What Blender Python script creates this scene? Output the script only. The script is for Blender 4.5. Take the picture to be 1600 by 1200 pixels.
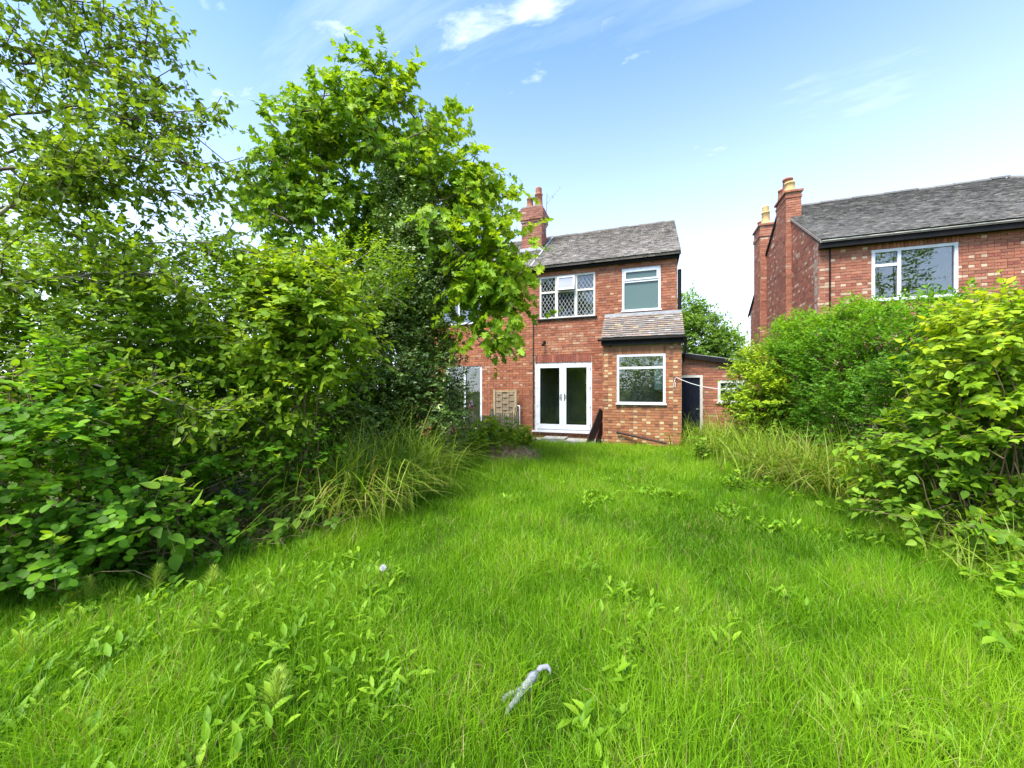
import bpy, math, random
import numpy as np
from mathutils import Vector, Matrix

for o in list(bpy.data.objects): bpy.data.objects.remove(o)
SC = bpy.context.scene
COL = SC.collection
RNG = np.random.default_rng(7)
random.seed(7)

# ------------------------------------------------------------------ camera, sky, sun, exposure
YAW = math.radians(19.7); CAM_H = 1.58; F = 600.0          # F: focal length for a 1600-wide picture
cd = bpy.data.cameras.new("camera"); cam = bpy.data.objects.new("camera", cd); COL.objects.link(cam)
cam.location = (0, 0, CAM_H); cam.rotation_euler = (math.radians(90), 0, YAW)
cd.sensor_width = 36; cd.lens = 36 * F / 1600; cd.shift_y = 10 / 1600; cd.clip_start = .05; cd.clip_end = 2000
SC.camera = cam

SUN_EL = math.radians(60); SUN_AZ = math.radians(-20)      # azimuth measured from -Y (behind the camera) towards +X
sun_from = Vector((math.sin(SUN_AZ) * math.cos(SUN_EL), -math.cos(SUN_AZ) * math.cos(SUN_EL), math.sin(SUN_EL)))
W = bpy.data.worlds.new("World"); SC.world = W; W.use_nodes = True
nt = W.node_tree; nt.nodes.clear()
def N(t, **kw):
    n = nt.nodes.new(t)
    for k, v in kw.items(): setattr(n, k, v)
    return n
def L(a, b): nt.links.new(a, b)
def M_(op, a, b=None, c=None):
    n = nt.nodes.new('ShaderNodeMath'); n.operation = op
    for i, v in enumerate((a, b, c)):
        if v is None: continue
        if isinstance(v, (int, float)): n.inputs[i].default_value = v
        else: nt.links.new(v, n.inputs[i])
    return n.outputs[0]
def RAMP(v, a, b, smooth=True):
    n = nt.nodes.new('ShaderNodeMapRange'); n.clamp = True
    if smooth: n.interpolation_type = 'SMOOTHSTEP'
    n.inputs[1].default_value = a; n.inputs[2].default_value = b
    nt.links.new(v, n.inputs[0]); return n.outputs[0]
sky = N('ShaderNodeTexSky', sky_type='NISHITA'); sky.sun_disc = False
sky.sun_elevation = SUN_EL; sky.sun_rotation = math.pi - SUN_AZ
sky.air_density = 1.0; sky.dust_density = .3; sky.ozone_density = 1.0; sky.altitude = 50
tc = N('ShaderNodeTexCoord'); sx = N('ShaderNodeSeparateXYZ'); L(tc.outputs['Generated'], sx.inputs[0])
zc = M_('MAXIMUM', sx.outputs[2], .0)
den = M_('ADD', zc, .12)
cv = N('ShaderNodeCombineXYZ'); L(M_('DIVIDE', sx.outputs[0], den), cv.inputs[0]); L(M_('DIVIDE', sx.outputs[1], den), cv.inputs[1])
def noise(vec, scale, detail=6, rough=.6, stretch=None, off=(0, 0, 0), dist=0):
    mp = N('ShaderNodeMapping'); L(vec, mp.inputs[0]); mp.inputs['Location'].default_value = off
    if stretch: mp.inputs['Scale'].default_value = stretch
    nn = N('ShaderNodeTexNoise'); nn.inputs['Scale'].default_value = scale; nn.inputs['Detail'].default_value = detail
    nn.inputs['Roughness'].default_value = rough; nn.inputs['Distortion'].default_value = dist
    L(mp.outputs[0], nn.inputs['Vector']); return nn.outputs['Fac']
streak = RAMP(noise(cv.outputs[0], 1.1, 7, .62, (.45, 1.5, 1), (3, 1, 0), .3), .42, .80)      # thin high cirrus
blob = None                                                                                     # where broken puffs drift
for (px, py, r) in ((740, 45, .15), (840, 10, .12), (490, 0, .14), (350, 10, .12), (385, 270, .22), (300, 330, .3)):
    t_, u_ = (px - 800) / F, (610 - py) / F; d_ = Vector((-math.sin(YAW) + math.cos(YAW) * t_, math.cos(YAW) + math.sin(YAW) * t_, u_)).normalized()
    vs = N('ShaderNodeVectorMath', operation='DISTANCE'); L(cv.outputs[0], vs.inputs[0]); vs.inputs[1].default_value = (d_.x / (d_.z + .12), d_.y / (d_.z + .12), 0)
    k_ = RAMP(vs.outputs['Value'], r, 0); blob = k_ if blob is None else M_('MAXIMUM', blob, k_)
puff = RAMP(M_('ADD', noise(cv.outputs[0], 4.5, 9, .62, (.7, 1.3, 1), (5.3, 2.2, 0), .3), M_('MULTIPLY', blob, .20)), .54, .84)
hz = M_('POWER', M_('SUBTRACT', 1.0, M_('MINIMUM', M_('MULTIPLY', zc, 1.12), 1.0)), 1.9)       # milky air low down
fac = M_('MAXIMUM', M_('MULTIPLY', hz, .95), M_('MAXIMUM', M_('MULTIPLY', streak, .42), M_('MULTIPLY', puff, .62)))
mx = N('ShaderNodeMix', data_type='RGBA'); L(M_('MINIMUM', fac, 1.0), mx.inputs[0]); tn = N('ShaderNodeMix', data_type='RGBA', blend_type='MULTIPLY'); tn.inputs[0].default_value = 1; L(sky.outputs[0], tn.inputs[6]); tn.inputs[7].default_value = (.33, .52, .72, 1); L(tn.outputs[2], mx.inputs[6])
mx.inputs[7].default_value = (3.4, 3.55, 3.75, 1)
bgn = N('ShaderNodeBackground'); bgn.inputs[1].default_value = .15; L(mx.outputs[2], bgn.inputs[0])
wo = N('ShaderNodeOutputWorld'); L(bgn.outputs[0], wo.inputs[0])

sd = bpy.data.lights.new("sun", 'SUN'); sd.energy = 2.5; sd.angle = math.radians(22); sd.color = (1, .955, .88)
sun = bpy.data.objects.new("sun", sd); COL.objects.link(sun); sun.location = (0, -20, 30)
sun.rotation_euler = (-sun_from).to_track_quat('-Z', 'Y').to_euler()
SC.view_settings.view_transform = 'Standard'; SC.view_settings.look = 'None'
SC.view_settings.exposure = 2.03; SC.view_settings.gamma = 1; SC.view_settings.use_curve_mapping = False
SC.render.engine = 'CYCLES'
SC.cycles.max_bounces = 9; SC.cycles.diffuse_bounces = 7; SC.cycles.glossy_bounces = 3
SC.cycles.transmission_bounces = 4; SC.cycles.transparent_max_bounces = 8
SC.cycles.caustics_reflective = False; SC.cycles.caustics_refractive = False

# ------------------------------------------------------------------ helpers
CY, SY = math.cos(YAW), math.sin(YAW)
def at(px, py, s):
    """point s metres in front of the camera position along its axis, seen towards (px, py)"""
    a = (px - 800) / F * s
    return np.array((-SY * s + CY * a, CY * s + SY * a, CAM_H + (610 - py) / F * s))
def depth(p): p = np.asarray(p); return -SY * p[..., 0] + CY * p[..., 1]
def lateral(p): p = np.asarray(p); return CY * p[..., 0] + SY * p[..., 1]

def make_mat(name, build):
    m = bpy.data.materials.new(name); m.use_nodes = True; m.node_tree.nodes.clear()
    build(m.node_tree); return m
class T:
    def __init__(s, t): s.t = t
    def n(s, typ, **kw):
        n = s.t.nodes.new(typ)
        for k, v in kw.items(): setattr(n, k, v)
        return n
    def l(s, a, b): s.t.links.new(a, b)
    def out(s, sh): o = s.n('ShaderNodeOutputMaterial'); s.l(sh, o.inputs[0]); return o
    def noise(s, scale, detail=4, rough=.6, coord='Object', stretch=None):
        c = s.n('ShaderNodeTexCoord'); m = s.n('ShaderNodeMapping'); s.l(c.outputs[coord], m.inputs[0])
        if stretch: m.inputs['Scale'].default_value = stretch
        k = s.n('ShaderNodeTexNoise'); k.inputs['Scale'].default_value = scale; k.inputs['Detail'].default_value = detail
        k.inputs['Roughness'].default_value = rough; s.l(m.outputs[0], k.inputs['Vector']); return k.outputs['Fac']
    def map(s, v, a, b, c, d):
        m = s.n('ShaderNodeMapRange'); m.inputs[1].default_value = a; m.inputs[2].default_value = b
        m.inputs[3].default_value = c; m.inputs[4].default_value = d; s.l(v, m.inputs[0]); return m.outputs[0]
    def mul(s, a, b, f=1.0, mode='MULTIPLY'):
        m = s.n('ShaderNodeMix', data_type='RGBA', blend_type=mode); m.inputs[0].default_value = f
        for i, v in ((6, a), (7, b)):
            if isinstance(v, tuple): m.inputs[i].default_value = (*v, 1)
            else: s.l(v, m.inputs[i])
        return m.outputs[2]
    def mixf(s, f, a, b):
        m = s.n('ShaderNodeMix', data_type='RGBA'); s.l(f, m.inputs[0])
        for i, v in ((6, a), (7, b)):
            if isinstance(v, tuple): m.inputs[i].default_value = (*v, 1)
            else: s.l(v, m.inputs[i])
        return m.outputs[2]
    def objcol(s):
        a = s.n('ShaderNodeAttribute'); a.attribute_name = 'col'
        o = s.n('ShaderNodeObjectInfo'); return s.mul(a.outputs['Color'], o.outputs['Color'])
    def bump(s, h, strength, dist=.01):
        b = s.n('ShaderNodeBump'); b.inputs['Strength'].default_value = strength; b.inputs['Distance'].default_value = dist
        s.l(h, b.inputs['Height']); return b.outputs[0]
    def pbsdf(s, col, rough=.7, spec=.3, metal=0, normal=None):
        p = s.n('ShaderNodeBsdfPrincipled')
        if isinstance(col, tuple): p.inputs['Base Color'].default_value = (*col, 1)
        else: s.l(col, p.inputs['Base Color'])
        p.inputs['Roughness'].default_value = rough; p.inputs['Specular IOR Level'].default_value = spec
        p.inputs['Metallic'].default_value = metal
        if normal is not None: s.l(normal, p.inputs['Normal'])
        return p.outputs[0]
def plain(name, col, rough=.6, spec=.3, var=.25, scale=8, metal=0, stretch=None, bump=0):
    def b(t):
        t = T(t); n = t.noise(scale, 5, .65, stretch=stretch)
        c = t.mul(col, t.map(n, .3, .7, 1 - var, 1 + var))
        t.out(t.pbsdf(c, rough, spec, metal, t.bump(n, bump) if bump else None))
    return make_mat(name, b)
def attr_mat(name, rough=.85, spec=.2, var=.3, scale=30, bump=.25, stain=None):
    def b(t):
        t = T(t); n = t.noise(scale, 5, .65); n2 = t.noise(1.3, 5, .6)
        c = t.mul(t.objcol(), t.map(n, .25, .75, 1 - var, 1 + var * .7))
        c = t.mul(c, t.map(n2, .3, .7, .86, 1.1))
        if stain: c = t.mixf(t.map(t.noise(stain[1], 6, .7), stain[2], stain[3], 0, stain[4]), c, stain[0])
        t.out(t.pbsdf(c, rough, spec, 0, t.bump(n, bump, .004)))
    return make_mat(name, b)
def leaf_mat(name, trans=.47, rough=.5, spec=.22, tint=(1.25, 1.15, .55)):
    def b(t):
        t = T(t); c = t.objcol(); p = t.pbsdf(c, rough, spec)
        tr = t.n('ShaderNodeBsdfTranslucent'); t.l(t.mul(c, tint), tr.inputs[0])
        m = t.n('ShaderNodeMixShader'); m.inputs[0].default_value = trans
        t.l(p, m.inputs[1]); t.l(tr.outputs[0], m.inputs[2]); t.out(m.outputs[0])
    return make_mat(name, b)
def glass_mat(name, tint, ior=1.5, rough=0.0, refl=1.0):
    def b(t):
        t = T(t); fr = t.n('ShaderNodeFresnel'); fr.inputs[0].default_value = ior
        tp = t.n('ShaderNodeBsdfTransparent'); tp.inputs[0].default_value = (*tint, 1)
        g = t.n('ShaderNodeBsdfGlossy'); g.inputs['Roughness'].default_value = rough
        mm = t.n('ShaderNodeMath', operation='MULTIPLY_ADD'); t.l(fr.outputs[0], mm.inputs[0]); mm.inputs[1].default_value = refl; mm.inputs[2].default_value = .09
        m = t.n('ShaderNodeMixShader'); t.l(mm.outputs[0], m.inputs[0]); t.l(tp.outputs[0], m.inputs[1]); t.l(g.outputs[0], m.inputs[2]); t.out(m.outputs[0])
    return make_mat(name, b)

MAT = dict(
    brick=attr_mat("brick", .9, .12, .34, 24, .3, ((.50, .36, .27), 11, .60, .70, .55)),
    tile=attr_mat("roof_tile", .9, .12, .2, 20, .3, ((.36, .34, .25), 4, .55, .75, .4)),
    mortar=plain("mortar", (.36, .29, .23), .95, .1, .3, 14, bump=.3),
    mortar_dark=plain("dark_mortar", (.26, .21, .17), .95, .1, .3, 14),
    upvc=plain("white_upvc", (.64, .65, .67), .4, .3, .10, 4),
    cream=plain("old_white_paint", (.58, .56, .49), .5, .3, .12, 9),
    black=plain("black_gutter", (.012, .011, .011), .7, .12, .3, 6),
    navy=plain("navy_door", (.010, .012, .022), .6, .15, .25, 5, stretch=(6, 6, 1)),
    lead=plain("lead", (.33, .34, .35), .6, .4, .2, 9),
    concrete=plain("concrete", (.42, .39, .34), .9, .2, .3, 7, bump=.3),
    pot=plain("terracotta", (.33, .135, .088), .85, .2, .3, 9),
    buff=plain("buff_clay", (.55, .37, .16), .8, .2, .25, 9),
    stone=plain("paving", (.34, .32, .28), .9, .2, .35, 5, bump=.4),
    wood=plain("weathered_wood", (.42, .32, .18), .9, .15, .4, 9, stretch=(6, 6, .8), bump=.3),
    wood_grey=plain("grey_wood", (.33, .26, .17), .9, .15, .4, 9, stretch=(6, 6, .8), bump=.3),
    plank=plain("dark_plank", (.045, .025, .02), .7, .25, .4, 6),
    bark=plain("bark", (.13, .10, .07), .95, .1, .45, 16, stretch=(1, 1, .4), bump=.5),
    twig=plain("twig", (.17, .115, .07), .9, .15, .3, 12),
    stem_grey=plain("grey_stem", (.27, .25, .19), .9, .15, .3, 12),
    straw=attr_mat("straw", .9, .15, .2, 18, .1),
    room=plain("room_plaster", (.72, .70, .60), .9, .1, .1, 3),
    roomfloor=plain("room_floor", (.42, .36, .26), .6, .3, .2, 3),
    cabinet=plain("kitchen_cabinet", (.72, .78, .74), .4, .4, .04, 3),
    chrome=plain("chrome", (.8, .8, .8), .2, .5, .03, 3, metal=1),
    metal=plain("aerial_metal", (.28, .28, .29), .5, .4, .1, 5, metal=.6),
    pink=plain("pink_plastic", (.72, .12, .13), .45, .4, .2, 9),
    rope=plain("washing_line", (.74, .74, .72), .7, .2, .1, 9),
    cloth=plain("grubby_cloth", (.25, .25, .285), .95, .1, .08, 10, bump=.3),
    glass=glass_mat("window_glass", (.93, .97, .94), 1.5, 0, 1.15),
    leadglass=glass_mat("dark_glass", (.62, .68, .64), 1.45, .02, .8),
    leaf=leaf_mat("leaf"), grass=leaf_mat("grass_blade", .42, .5, .25, (1.2, 1.12, .5)),
    holly=leaf_mat("glossy_leaf", .12, .35, .5, (1.1, 1.1, .6)),
    fluff=leaf_mat("seed_head", .5, .9, .1, (1, 1, 1)),
)
def frosted(t):
    t = T(t); n = t.noise(60, 3, .6)
    p = t.n('ShaderNodeBsdfPrincipled'); p.inputs['Base Color'].default_value = (.085, .135, .12, 1)
    p.inputs['Roughness'].default_value = .28; p.inputs['Specular IOR Level'].default_value = .6
    t.l(t.bump(n, .35, .01), p.inputs['Normal']); t.out(p.outputs[0])
MAT['sky_tint_pane'] = plain('sky_tint_pane', (.27, .285, .34), .25, .5, .05, 4)  # reflected sky painted as the pane's own pale colour
MAT['frosted'] = make_mat("frosted_glass", frosted)
def ground_m(t):
    t = T(t); n = t.noise(1.1, 7, .65); n2 = t.noise(28, 5, .7)
    c = t.mixf(t.map(n, .38, .62, 0, 1), (.045, .075, .012), (.075, .105, .018))
    c = t.mixf(t.map(n2, .5, .72, 0, .8), c, (.085, .06, .032))
    t.out(t.pbsdf(c, .95, .1, 0, t.bump(n2, .6, .03)))
MAT['ground'] = make_mat("garden_ground", ground_m)

def tag(o, label=None, cat=None, group=None, kind=None):
    if label: o['label'] = label
    if cat: o['category'] = cat
    if group: o['group'] = group
    if kind: o['kind'] = kind
    return o
def link(o, parent=None):
    COL.objects.link(o)
    if parent is not None:
        o.parent = parent
        if parent.type == 'EMPTY': o.matrix_parent_inverse = Matrix.Translation(-Vector(parent.location))
    return o
def thing(name, label, cat, loc, group=None):
    o = bpy.data.objects.new(name, None); o.location = Vector([float(v) for v in loc]); o.empty_display_size = .2
    COL.objects.link(o); return tag(o, label, cat, group)
def np_mesh(name, V, polys, cols=None, smooth=False):
    """V (n,3); polys: list of int arrays (m,k); cols: per-vertex (n,3)"""
    me = bpy.data.meshes.new(name); V = np.ascontiguousarray(V, dtype=np.float32)
    me.vertices.add(len(V)); me.vertices.foreach_set('co', V.ravel())
    polys = [np.asarray(p, dtype=np.int32) for p in polys if len(p)]
    nl = sum(p.size for p in polys); npoly = sum(len(p) for p in polys)
    me.loops.add(nl); me.polygons.add(npoly)
    me.loops.foreach_set('vertex_index', np.concatenate([p.ravel() for p in polys]))
    tot = np.concatenate([np.full(len(p), p.shape[1], np.int32) for p in polys])
    me.polygons.foreach_set('loop_start', np.concatenate(([0], np.cumsum(tot)[:-1])).astype(np.int32))
    me.polygons.foreach_set('loop_total', tot)
    me.polygons.foreach_set('use_smooth', np.full(npoly, bool(smooth)))
    a = me.color_attributes.new('col', 'FLOAT_COLOR', 'POINT')
    c = np.ones((len(V), 4), np.float32)
    if cols is not None: c[:, :3] = cols
    a.data.foreach_set('color', c.ravel())
    me.update(calc_edges=True); return me
def mesh_obj(name, me, mat, parent=None, kind=None):
    me.materials.clear(); me.materials.append(MAT[mat] if isinstance(mat, str) else mat)
    return tag(link(bpy.data.objects.new(name, me), parent), kind=kind)

class MB:
    """collects boxes, bars and tubes of ONE piece"""
    def __init__(s): s.v = []; s.q = []; s.t = []; s.n = 0
    def add(s, V, quads=(), tris=()):
        V = np.asarray(V, float); s.v.append(V)
        if len(quads): s.q.append(np.asarray(quads) + s.n)
        if len(tris): s.t.append(np.asarray(tris) + s.n)
        s.n += len(V); return s
    def hexa(s, p):  # 8 corners: bottom loop then top loop
        return s.add(p, [(3, 2, 1, 0), (4, 5, 6, 7), (0, 1, 5, 4), (1, 2, 6, 5), (2, 3, 7, 6), (3, 0, 4, 7)])
    def box(s, x0, x1, y0, y1, z0, z1):
        return s.hexa([(x0, y0, z0), (x1, y0, z0), (x1, y1, z0), (x0, y1, z0), (x0, y0, z1), (x1, y0, z1), (x1, y1, z1), (x0, y1, z1)])
    def bar(s, a, b, w, h, up=(0, 0, 1)):
        a, b, up = (np.asarray(v, float) for v in (a, b, up)); d = (b - a) / np.linalg.norm(b - a)
        r = np.cross(d, up); r /= np.linalg.norm(r) + 1e-9; u = np.cross(r, d); r = r * w / 2; u = u * h / 2
        return s.hexa([a - r - u, a + r - u, a + r + u, a - r + u, b - r - u, b + r - u, b + r + u, b - r + u])
    def tube(s, pts, r, n=8, caps=True):
        pts = np.asarray(pts, float); r = np.broadcast_to(np.asarray(r, float), len(pts)); V = []
        for i, p in enumerate(pts):
            d = pts[min(i + 1, len(pts) - 1)] - pts[max(i - 1, 0)]; d /= np.linalg.norm(d) + 1e-9
            a = np.cross(d, (0, 0, 1) if abs(d[2]) < .9 else (1, 0, 0)); a /= np.linalg.norm(a); b = np.cross(d, a)
            th = np.arange(n) * 2 * math.pi / n
            V.append(p + r[i] * (np.cos(th)[:, None] * a + np.sin(th)[:, None] * b))
        V = np.concatenate(V); q = []
        for i in range(len(pts) - 1):
            for k in range(n): q.append((i * n + k, i * n + (k + 1) % n, (i + 1) * n + (k + 1) % n, (i + 1) * n + k))
        tr = []
        if caps:
            for k in range(1, n - 1): tr += [(0, k + 1, k), ((len(pts) - 1) * n, (len(pts) - 1) * n + k, (len(pts) - 1) * n + k + 1)]
        return s.add(V, q, tr)
    def lathe(s, c, prof, n=16):
        V = []; th = np.arange(n) * 2 * math.pi / n
        for r, z in prof: V += [(c[0] + r * math.cos(t), c[1] + r * math.sin(t), c[2] + z) for t in th]
        q = [(i * n + k, i * n + (k + 1) % n, (i + 1) * n + (k + 1) % n, (i + 1) * n + k) for i in range(len(prof) - 1) for k in range(n)]
        return s.add(V, q)
    def prism(s, poly, off):
        poly = np.asarray(poly, float); n = len(poly); V = np.concatenate([poly, poly + np.asarray(off, float)])
        s.add(V, [(k, (k + 1) % n, n + (k + 1) % n, n + k) for k in range(n)])
        b = s.n - 2 * n
        s.t.append(np.array([(0, k + 1, k) for k in range(1, n - 1)] + [(n, n + k, n + k + 1) for k in range(1, n - 1)]) + b); return s
    def build(s, name, mat, parent=None, smooth=False, kind=None, jitter=0):
        V = np.concatenate(s.v)
        if jitter: V = V + RNG.normal(0, jitter, V.shape)
        P = ([np.concatenate(s.q)] if s.q else []) + ([np.concatenate(s.t)] if s.t else [])
        return mesh_obj(name, np_mesh(name, V, P, None, smooth), mat, parent, kind)

# ------------------------------------------------------------------ brickwork
CUBE_V = np.array([(-.5, -.5, -.5), (.5, -.5, -.5), (.5, .5, -.5), (-.5, .5, -.5), (-.5, -.5, .5), (.5, -.5, .5), (.5, .5, .5), (-.5, .5, .5)])
CUBE_Q = np.array([(3, 2, 1, 0), (4, 5, 6, 7), (0, 1, 5, 4), (1, 2, 6, 5), (2, 3, 7, 6), (3, 0, 4, 7)])
BRICK_MESH = []
for i in range(4):
    BRICK_MESH.append(np_mesh("brick", CUBE_V + RNG.normal(0, .012, CUBE_V.shape) * (1, .3, 2), [CUBE_Q])); BRICK_MESH[-1].materials.append(MAT['brick'])
RED = [((.355, .135, .074), 6), ((.33, .12, .066), 6), ((.375, .155, .088), 4), ((.285, .105, .062), 2.2), ((.44, .26, .165), .4), ((.39, .185, .11), 1.2), ((.23, .09, .06), .9)]
RED_HDR = [((.36, .135, .078), 4), ((.29, .10, .06), 2), ((.47, .28, .175), .8), ((.40, .17, .10), 1)]
ORANGE = [((.40, .165, .075), 6), ((.37, .145, .068), 5), ((.43, .19, .09), 3), ((.31, .12, .065), 1.5), ((.50, .30, .16), .5)]
ORANGE_HDR = [((.60, .42, .23), 3.2), ((.24, .095, .055), 2.2), ((.38, .15, .075), 2), ((.46, .23, .11), 1.5)]
NEIGH = [((.34, .135, .082), 5), ((.31, .118, .072), 5), ((.365, .155, .095), 3), ((.44, .28, .185), .6), ((.25, .098, .066), 1)]
NEIGH_HDR = [((.36, .13, .08), 4), ((.54, .37, .25), 2.4), ((.28, .095, .065), 2)]
def pick(pal, n):
    w = np.array([p[1] for p in pal], float); c = np.array([p[0] for p in pal])
    return c[RNG.choice(len(pal), n, p=w / w.sum())] * RNG.uniform(.84, 1.14, (n, 1))
def rows(u0, u1, z0, z1, holes=(), bond='stretcher', bounds=None):
    out = []; r = 0; z = z0
    while z + .05 < z1:
        h = min(.0625, z1 - z); segs = [(u0, u1)]
        if bounds:
            b = bounds(z + h / 2); segs = [(max(u0, b[0]), min(u1, b[1]))] if b else []
        for (a, b, c, d) in holes:
            if z + h > c + .02 and z < d - .02:
                ns = []
                for (p, q) in segs:
                    if b <= p or a >= q: ns.append((p, q)); continue
                    if a - p > .02: ns.append((p, a))
                    if q - b > .02: ns.append((b, q))
                segs = ns
        u = u0 - (.1125 if r % 2 else 0) - .3; k = 0
        hdr_row = bond == 'garden' and r % 3 == 2
        while u < u1:
            if bond == 'flemish': w = .225 if (k + r) % 2 else .1125
            else: w = .1125 if hdr_row else .225
            for (p, q) in segs:
                a, b = max(u, p), min(u + w, q)
                if b - a > .035: out.append((a, b - .010, z, z + h, 1 if w < .2 else 0))
            u += w; k += 1
        z += .075; r += 1
    return out
class Bricks:
    """all bricks of one building: the ones that show largest become objects, the rest one mesh"""
    def __init__(s): s.c = []; s.sz = []; s.ang = []; s.col = []
    def wall(s, O, u, n, lst, pal, hdr, proud=.0, dep=.05):
        O = np.asarray(O, float); u = np.asarray(u, float); n = np.asarray(n, float); a = np.array([l[:4] for l in lst]); m = len(a)
        if not m: return
        pr = RNG.normal(0, .0022, m) + proud
        c = O + u * ((a[:, 0] + a[:, 1]) / 2)[:, None] + n * (pr - dep / 2)[:, None]
        c = np.c_[c[:, :2], (a[:, 2] + a[:, 3]) / 2]
        s.c.append(c); s.sz.append(np.c_[a[:, 1] - a[:, 0], np.full(m, dep), a[:, 3] - a[:, 2]])
        s.ang.append(np.full(m, math.atan2(u[1], u[0])) + RNG.normal(0, .006, m))
        hd = np.array([l[4] for l in lst], bool); col = pick(pal, m)
        if hd.any(): col[hd] = pick(hdr, hd.sum())
        s.col.append(col)
    def build(s, parent, n_single=300, visible=None):
        c = np.concatenate(s.c); sz = np.concatenate(s.sz); ang = np.concatenate(s.ang); col = np.concatenate(s.col)
        d = depth(c); px = 800 + F * lateral(c) / d; py = 610 - F * (c[:, 2] - CAM_H) / d
        score = sz[:, 0] * sz[:, 2] / d ** 2
        ok = (px > 0) & (px < 1600) & (py < 690)
        if visible is not None: ok &= visible(px, py)
        idx = np.argsort(-np.where(ok, score, 0))[:n_single]
        for i in idx:
            o = bpy.data.objects.new("brick", BRICK_MESH[i % 4]); o.location = c[i]; o.rotation_euler = (0, 0, ang[i]); o.scale = sz[i]
            o.color = (*col[i], 1); link(o, parent)
        rest = np.setdiff1d(np.arange(len(c)), idx)
        ca, sa = np.cos(ang[rest])[:, None], np.sin(ang[rest])[:, None]
        lv = CUBE_V[None] * sz[rest][:, None]
        lv = lv + RNG.normal(0, .0012, lv.shape)
        V = np.stack([lv[..., 0] * ca - lv[..., 1] * sa, lv[..., 0] * sa + lv[..., 1] * ca, lv[..., 2]], -1) + c[rest][:, None]
        Q = (CUBE_Q[None] + (np.arange(len(rest)) * 8)[:, None, None]).reshape(-1, 4)
        mesh_obj("bricks", np_mesh("bricks", V.reshape(-1, 3), [Q], np.repeat(col[rest], 8, 0)), 'brick', parent, 'stuff')
def slab_wall(mb, O, u, n, u0, u1, z0, z1, holes, th=.24, back=.015):
    O = np.asarray((*O, 0), float)[:3]; u = np.array((*u, 0.)); n = np.array((*n, 0.))
    us = sorted({u0, u1, *[h[0] for h in holes], *[h[1] for h in holes]}); zs = sorted({z0, z1, *[h[2] for h in holes], *[h[3] for h in holes]})
    us = [x for x in us if u0 <= x <= u1]; zs = [x for x in zs if z0 <= x <= z1]
    for i in range(len(us) - 1):
        for k in range(len(zs) - 1):
            um, zm = (us[i] + us[i + 1]) / 2, (zs[k] + zs[k + 1]) / 2
            if any(h[0] < um < h[1] and h[2] < zm < h[3] for h in holes): continue
            P = [O + u * a + n * b + np.array((0, 0, z)) for z in (zs[k], zs[k + 1]) for (a, b) in ((us[i], -back), (us[i + 1], -back), (us[i + 1], -th), (us[i], -th))]
            mb.hexa(P)
def soldiers(u0, u1, z0, h=.22):
    n = round((u1 - u0) / .075); w = (u1 - u0) / n
    return [(u0 + k * w, u0 + (k + 1) * w - .014, z0, z0 + h, 0) for k in range(n)]

def roof_tiles(parent, A, B, C, rows_n, pal, umax=None, umin=None, tw=.165, mat='tile'):
    """plain tiles on the slope: A eaves start, B eaves end, C ridge point above A"""
    A, B, C = (np.asarray(v, float) for v in (A, B, C)); U = B - A; Lu = np.linalg.norm(U); U /= Lu; Vv = C - A; Lv = np.linalg.norm(Vv); Vv /= Lv
    Nn = np.cross(U, Vv); g = Lv / rows_n; V = []; cols = []
    for r in range(rows_n):
        a = 0 if umin is None else umin(r / rows_n); b = Lu if umax is None else umax(r / rows_n)
        u = a - (tw / 2 if r % 2 else 0)
        while u < b:
            p, q = max(u, a) + .0015, min(u + tw, b) - .0015; u += tw
            if q - p < .03: continue
            dz = RNG.normal(0, .002); tl = RNG.normal(0, .002)
            base = A + Vv * (r * g - .01 + RNG.normal(0, .004))
            th = .015; lift0 = .034 + dz; lift1 = .010
            for (vv, lf) in ((0, lift0), (g * 1.12, lift1)):
                for (uu, sg) in ((p, -1), (q, 1)):
                    for t_ in (0, -th):
                        V.append(base + U * uu + Vv * vv + Nn * (lf + t_ + sg * tl * (1 if vv == 0 else .3)))
            cols.append(pick(pal, 1)[0])
    V = np.array(V); n = len(cols)
    q = np.array([(0, 2, 6, 4), (1, 5, 7, 3), (0, 1, 3, 2), (0, 4, 5, 1), (2, 3, 7, 6)])
    Q = (q[None] + (np.arange(n) * 8)[:, None, None]).reshape(-1, 4)
    return mesh_obj("roof_tiles", np_mesh("roof_tiles", V, [Q], np.repeat(np.array(cols), 8, 0)), mat, parent, 'stuff')
def ridge(parent, a, b, mat='tile', col=(.17, .15, .13), ln=.30, r=.10):
    a, b = np.asarray(a, float), np.asarray(b, float); D = b - a; n = max(1, round(np.linalg.norm(D) / ln)); L_ = np.linalg.norm(D) / n; d = D / np.linalg.norm(D)
    side = np.cross(d, (0, 0, 1)); side /= np.linalg.norm(side)
    th = np.linspace(-.15, math.pi + .15, 8); V = []
    for x in (0, L_ - .008):
        for rr in (r, r - .016): V += [np.array((x, rr * math.cos(t), rr * math.sin(t) * .75)) for t in th]
    V = np.array(V); q = []
    for k in range(7): q += [(k, k + 1, 17 + k, 16 + k), (8 + k, 24 + k, 25 + k, 9 + k), (k, 8 + k, 9 + k, k + 1), (16 + k, 17 + k, 25 + k, 24 + k)]
    me = np_mesh("ridge_tile", V, [np.array(q)], np.tile(np.array(col), (32, 1))); me.materials.append(MAT[mat])
    up = np.cross(side, d)
    for k in range(n):
        o = bpy.data.objects.new("ridge_tile", me); p = a + D * k / n + np.array((0, 0, RNG.normal(0, .008)))
        R = Matrix(((d[0], side[0], up[0], p[0]), (d[1], side[1], up[1], p[1]), (d[2], side[2], up[2], p[2]), (0, 0, 0, 1)))
        s_ = float(RNG.uniform(.8, 1.25)); o.color = (s_, s_, s_, 1)
        link(o, parent); o.matrix_basis = R
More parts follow.
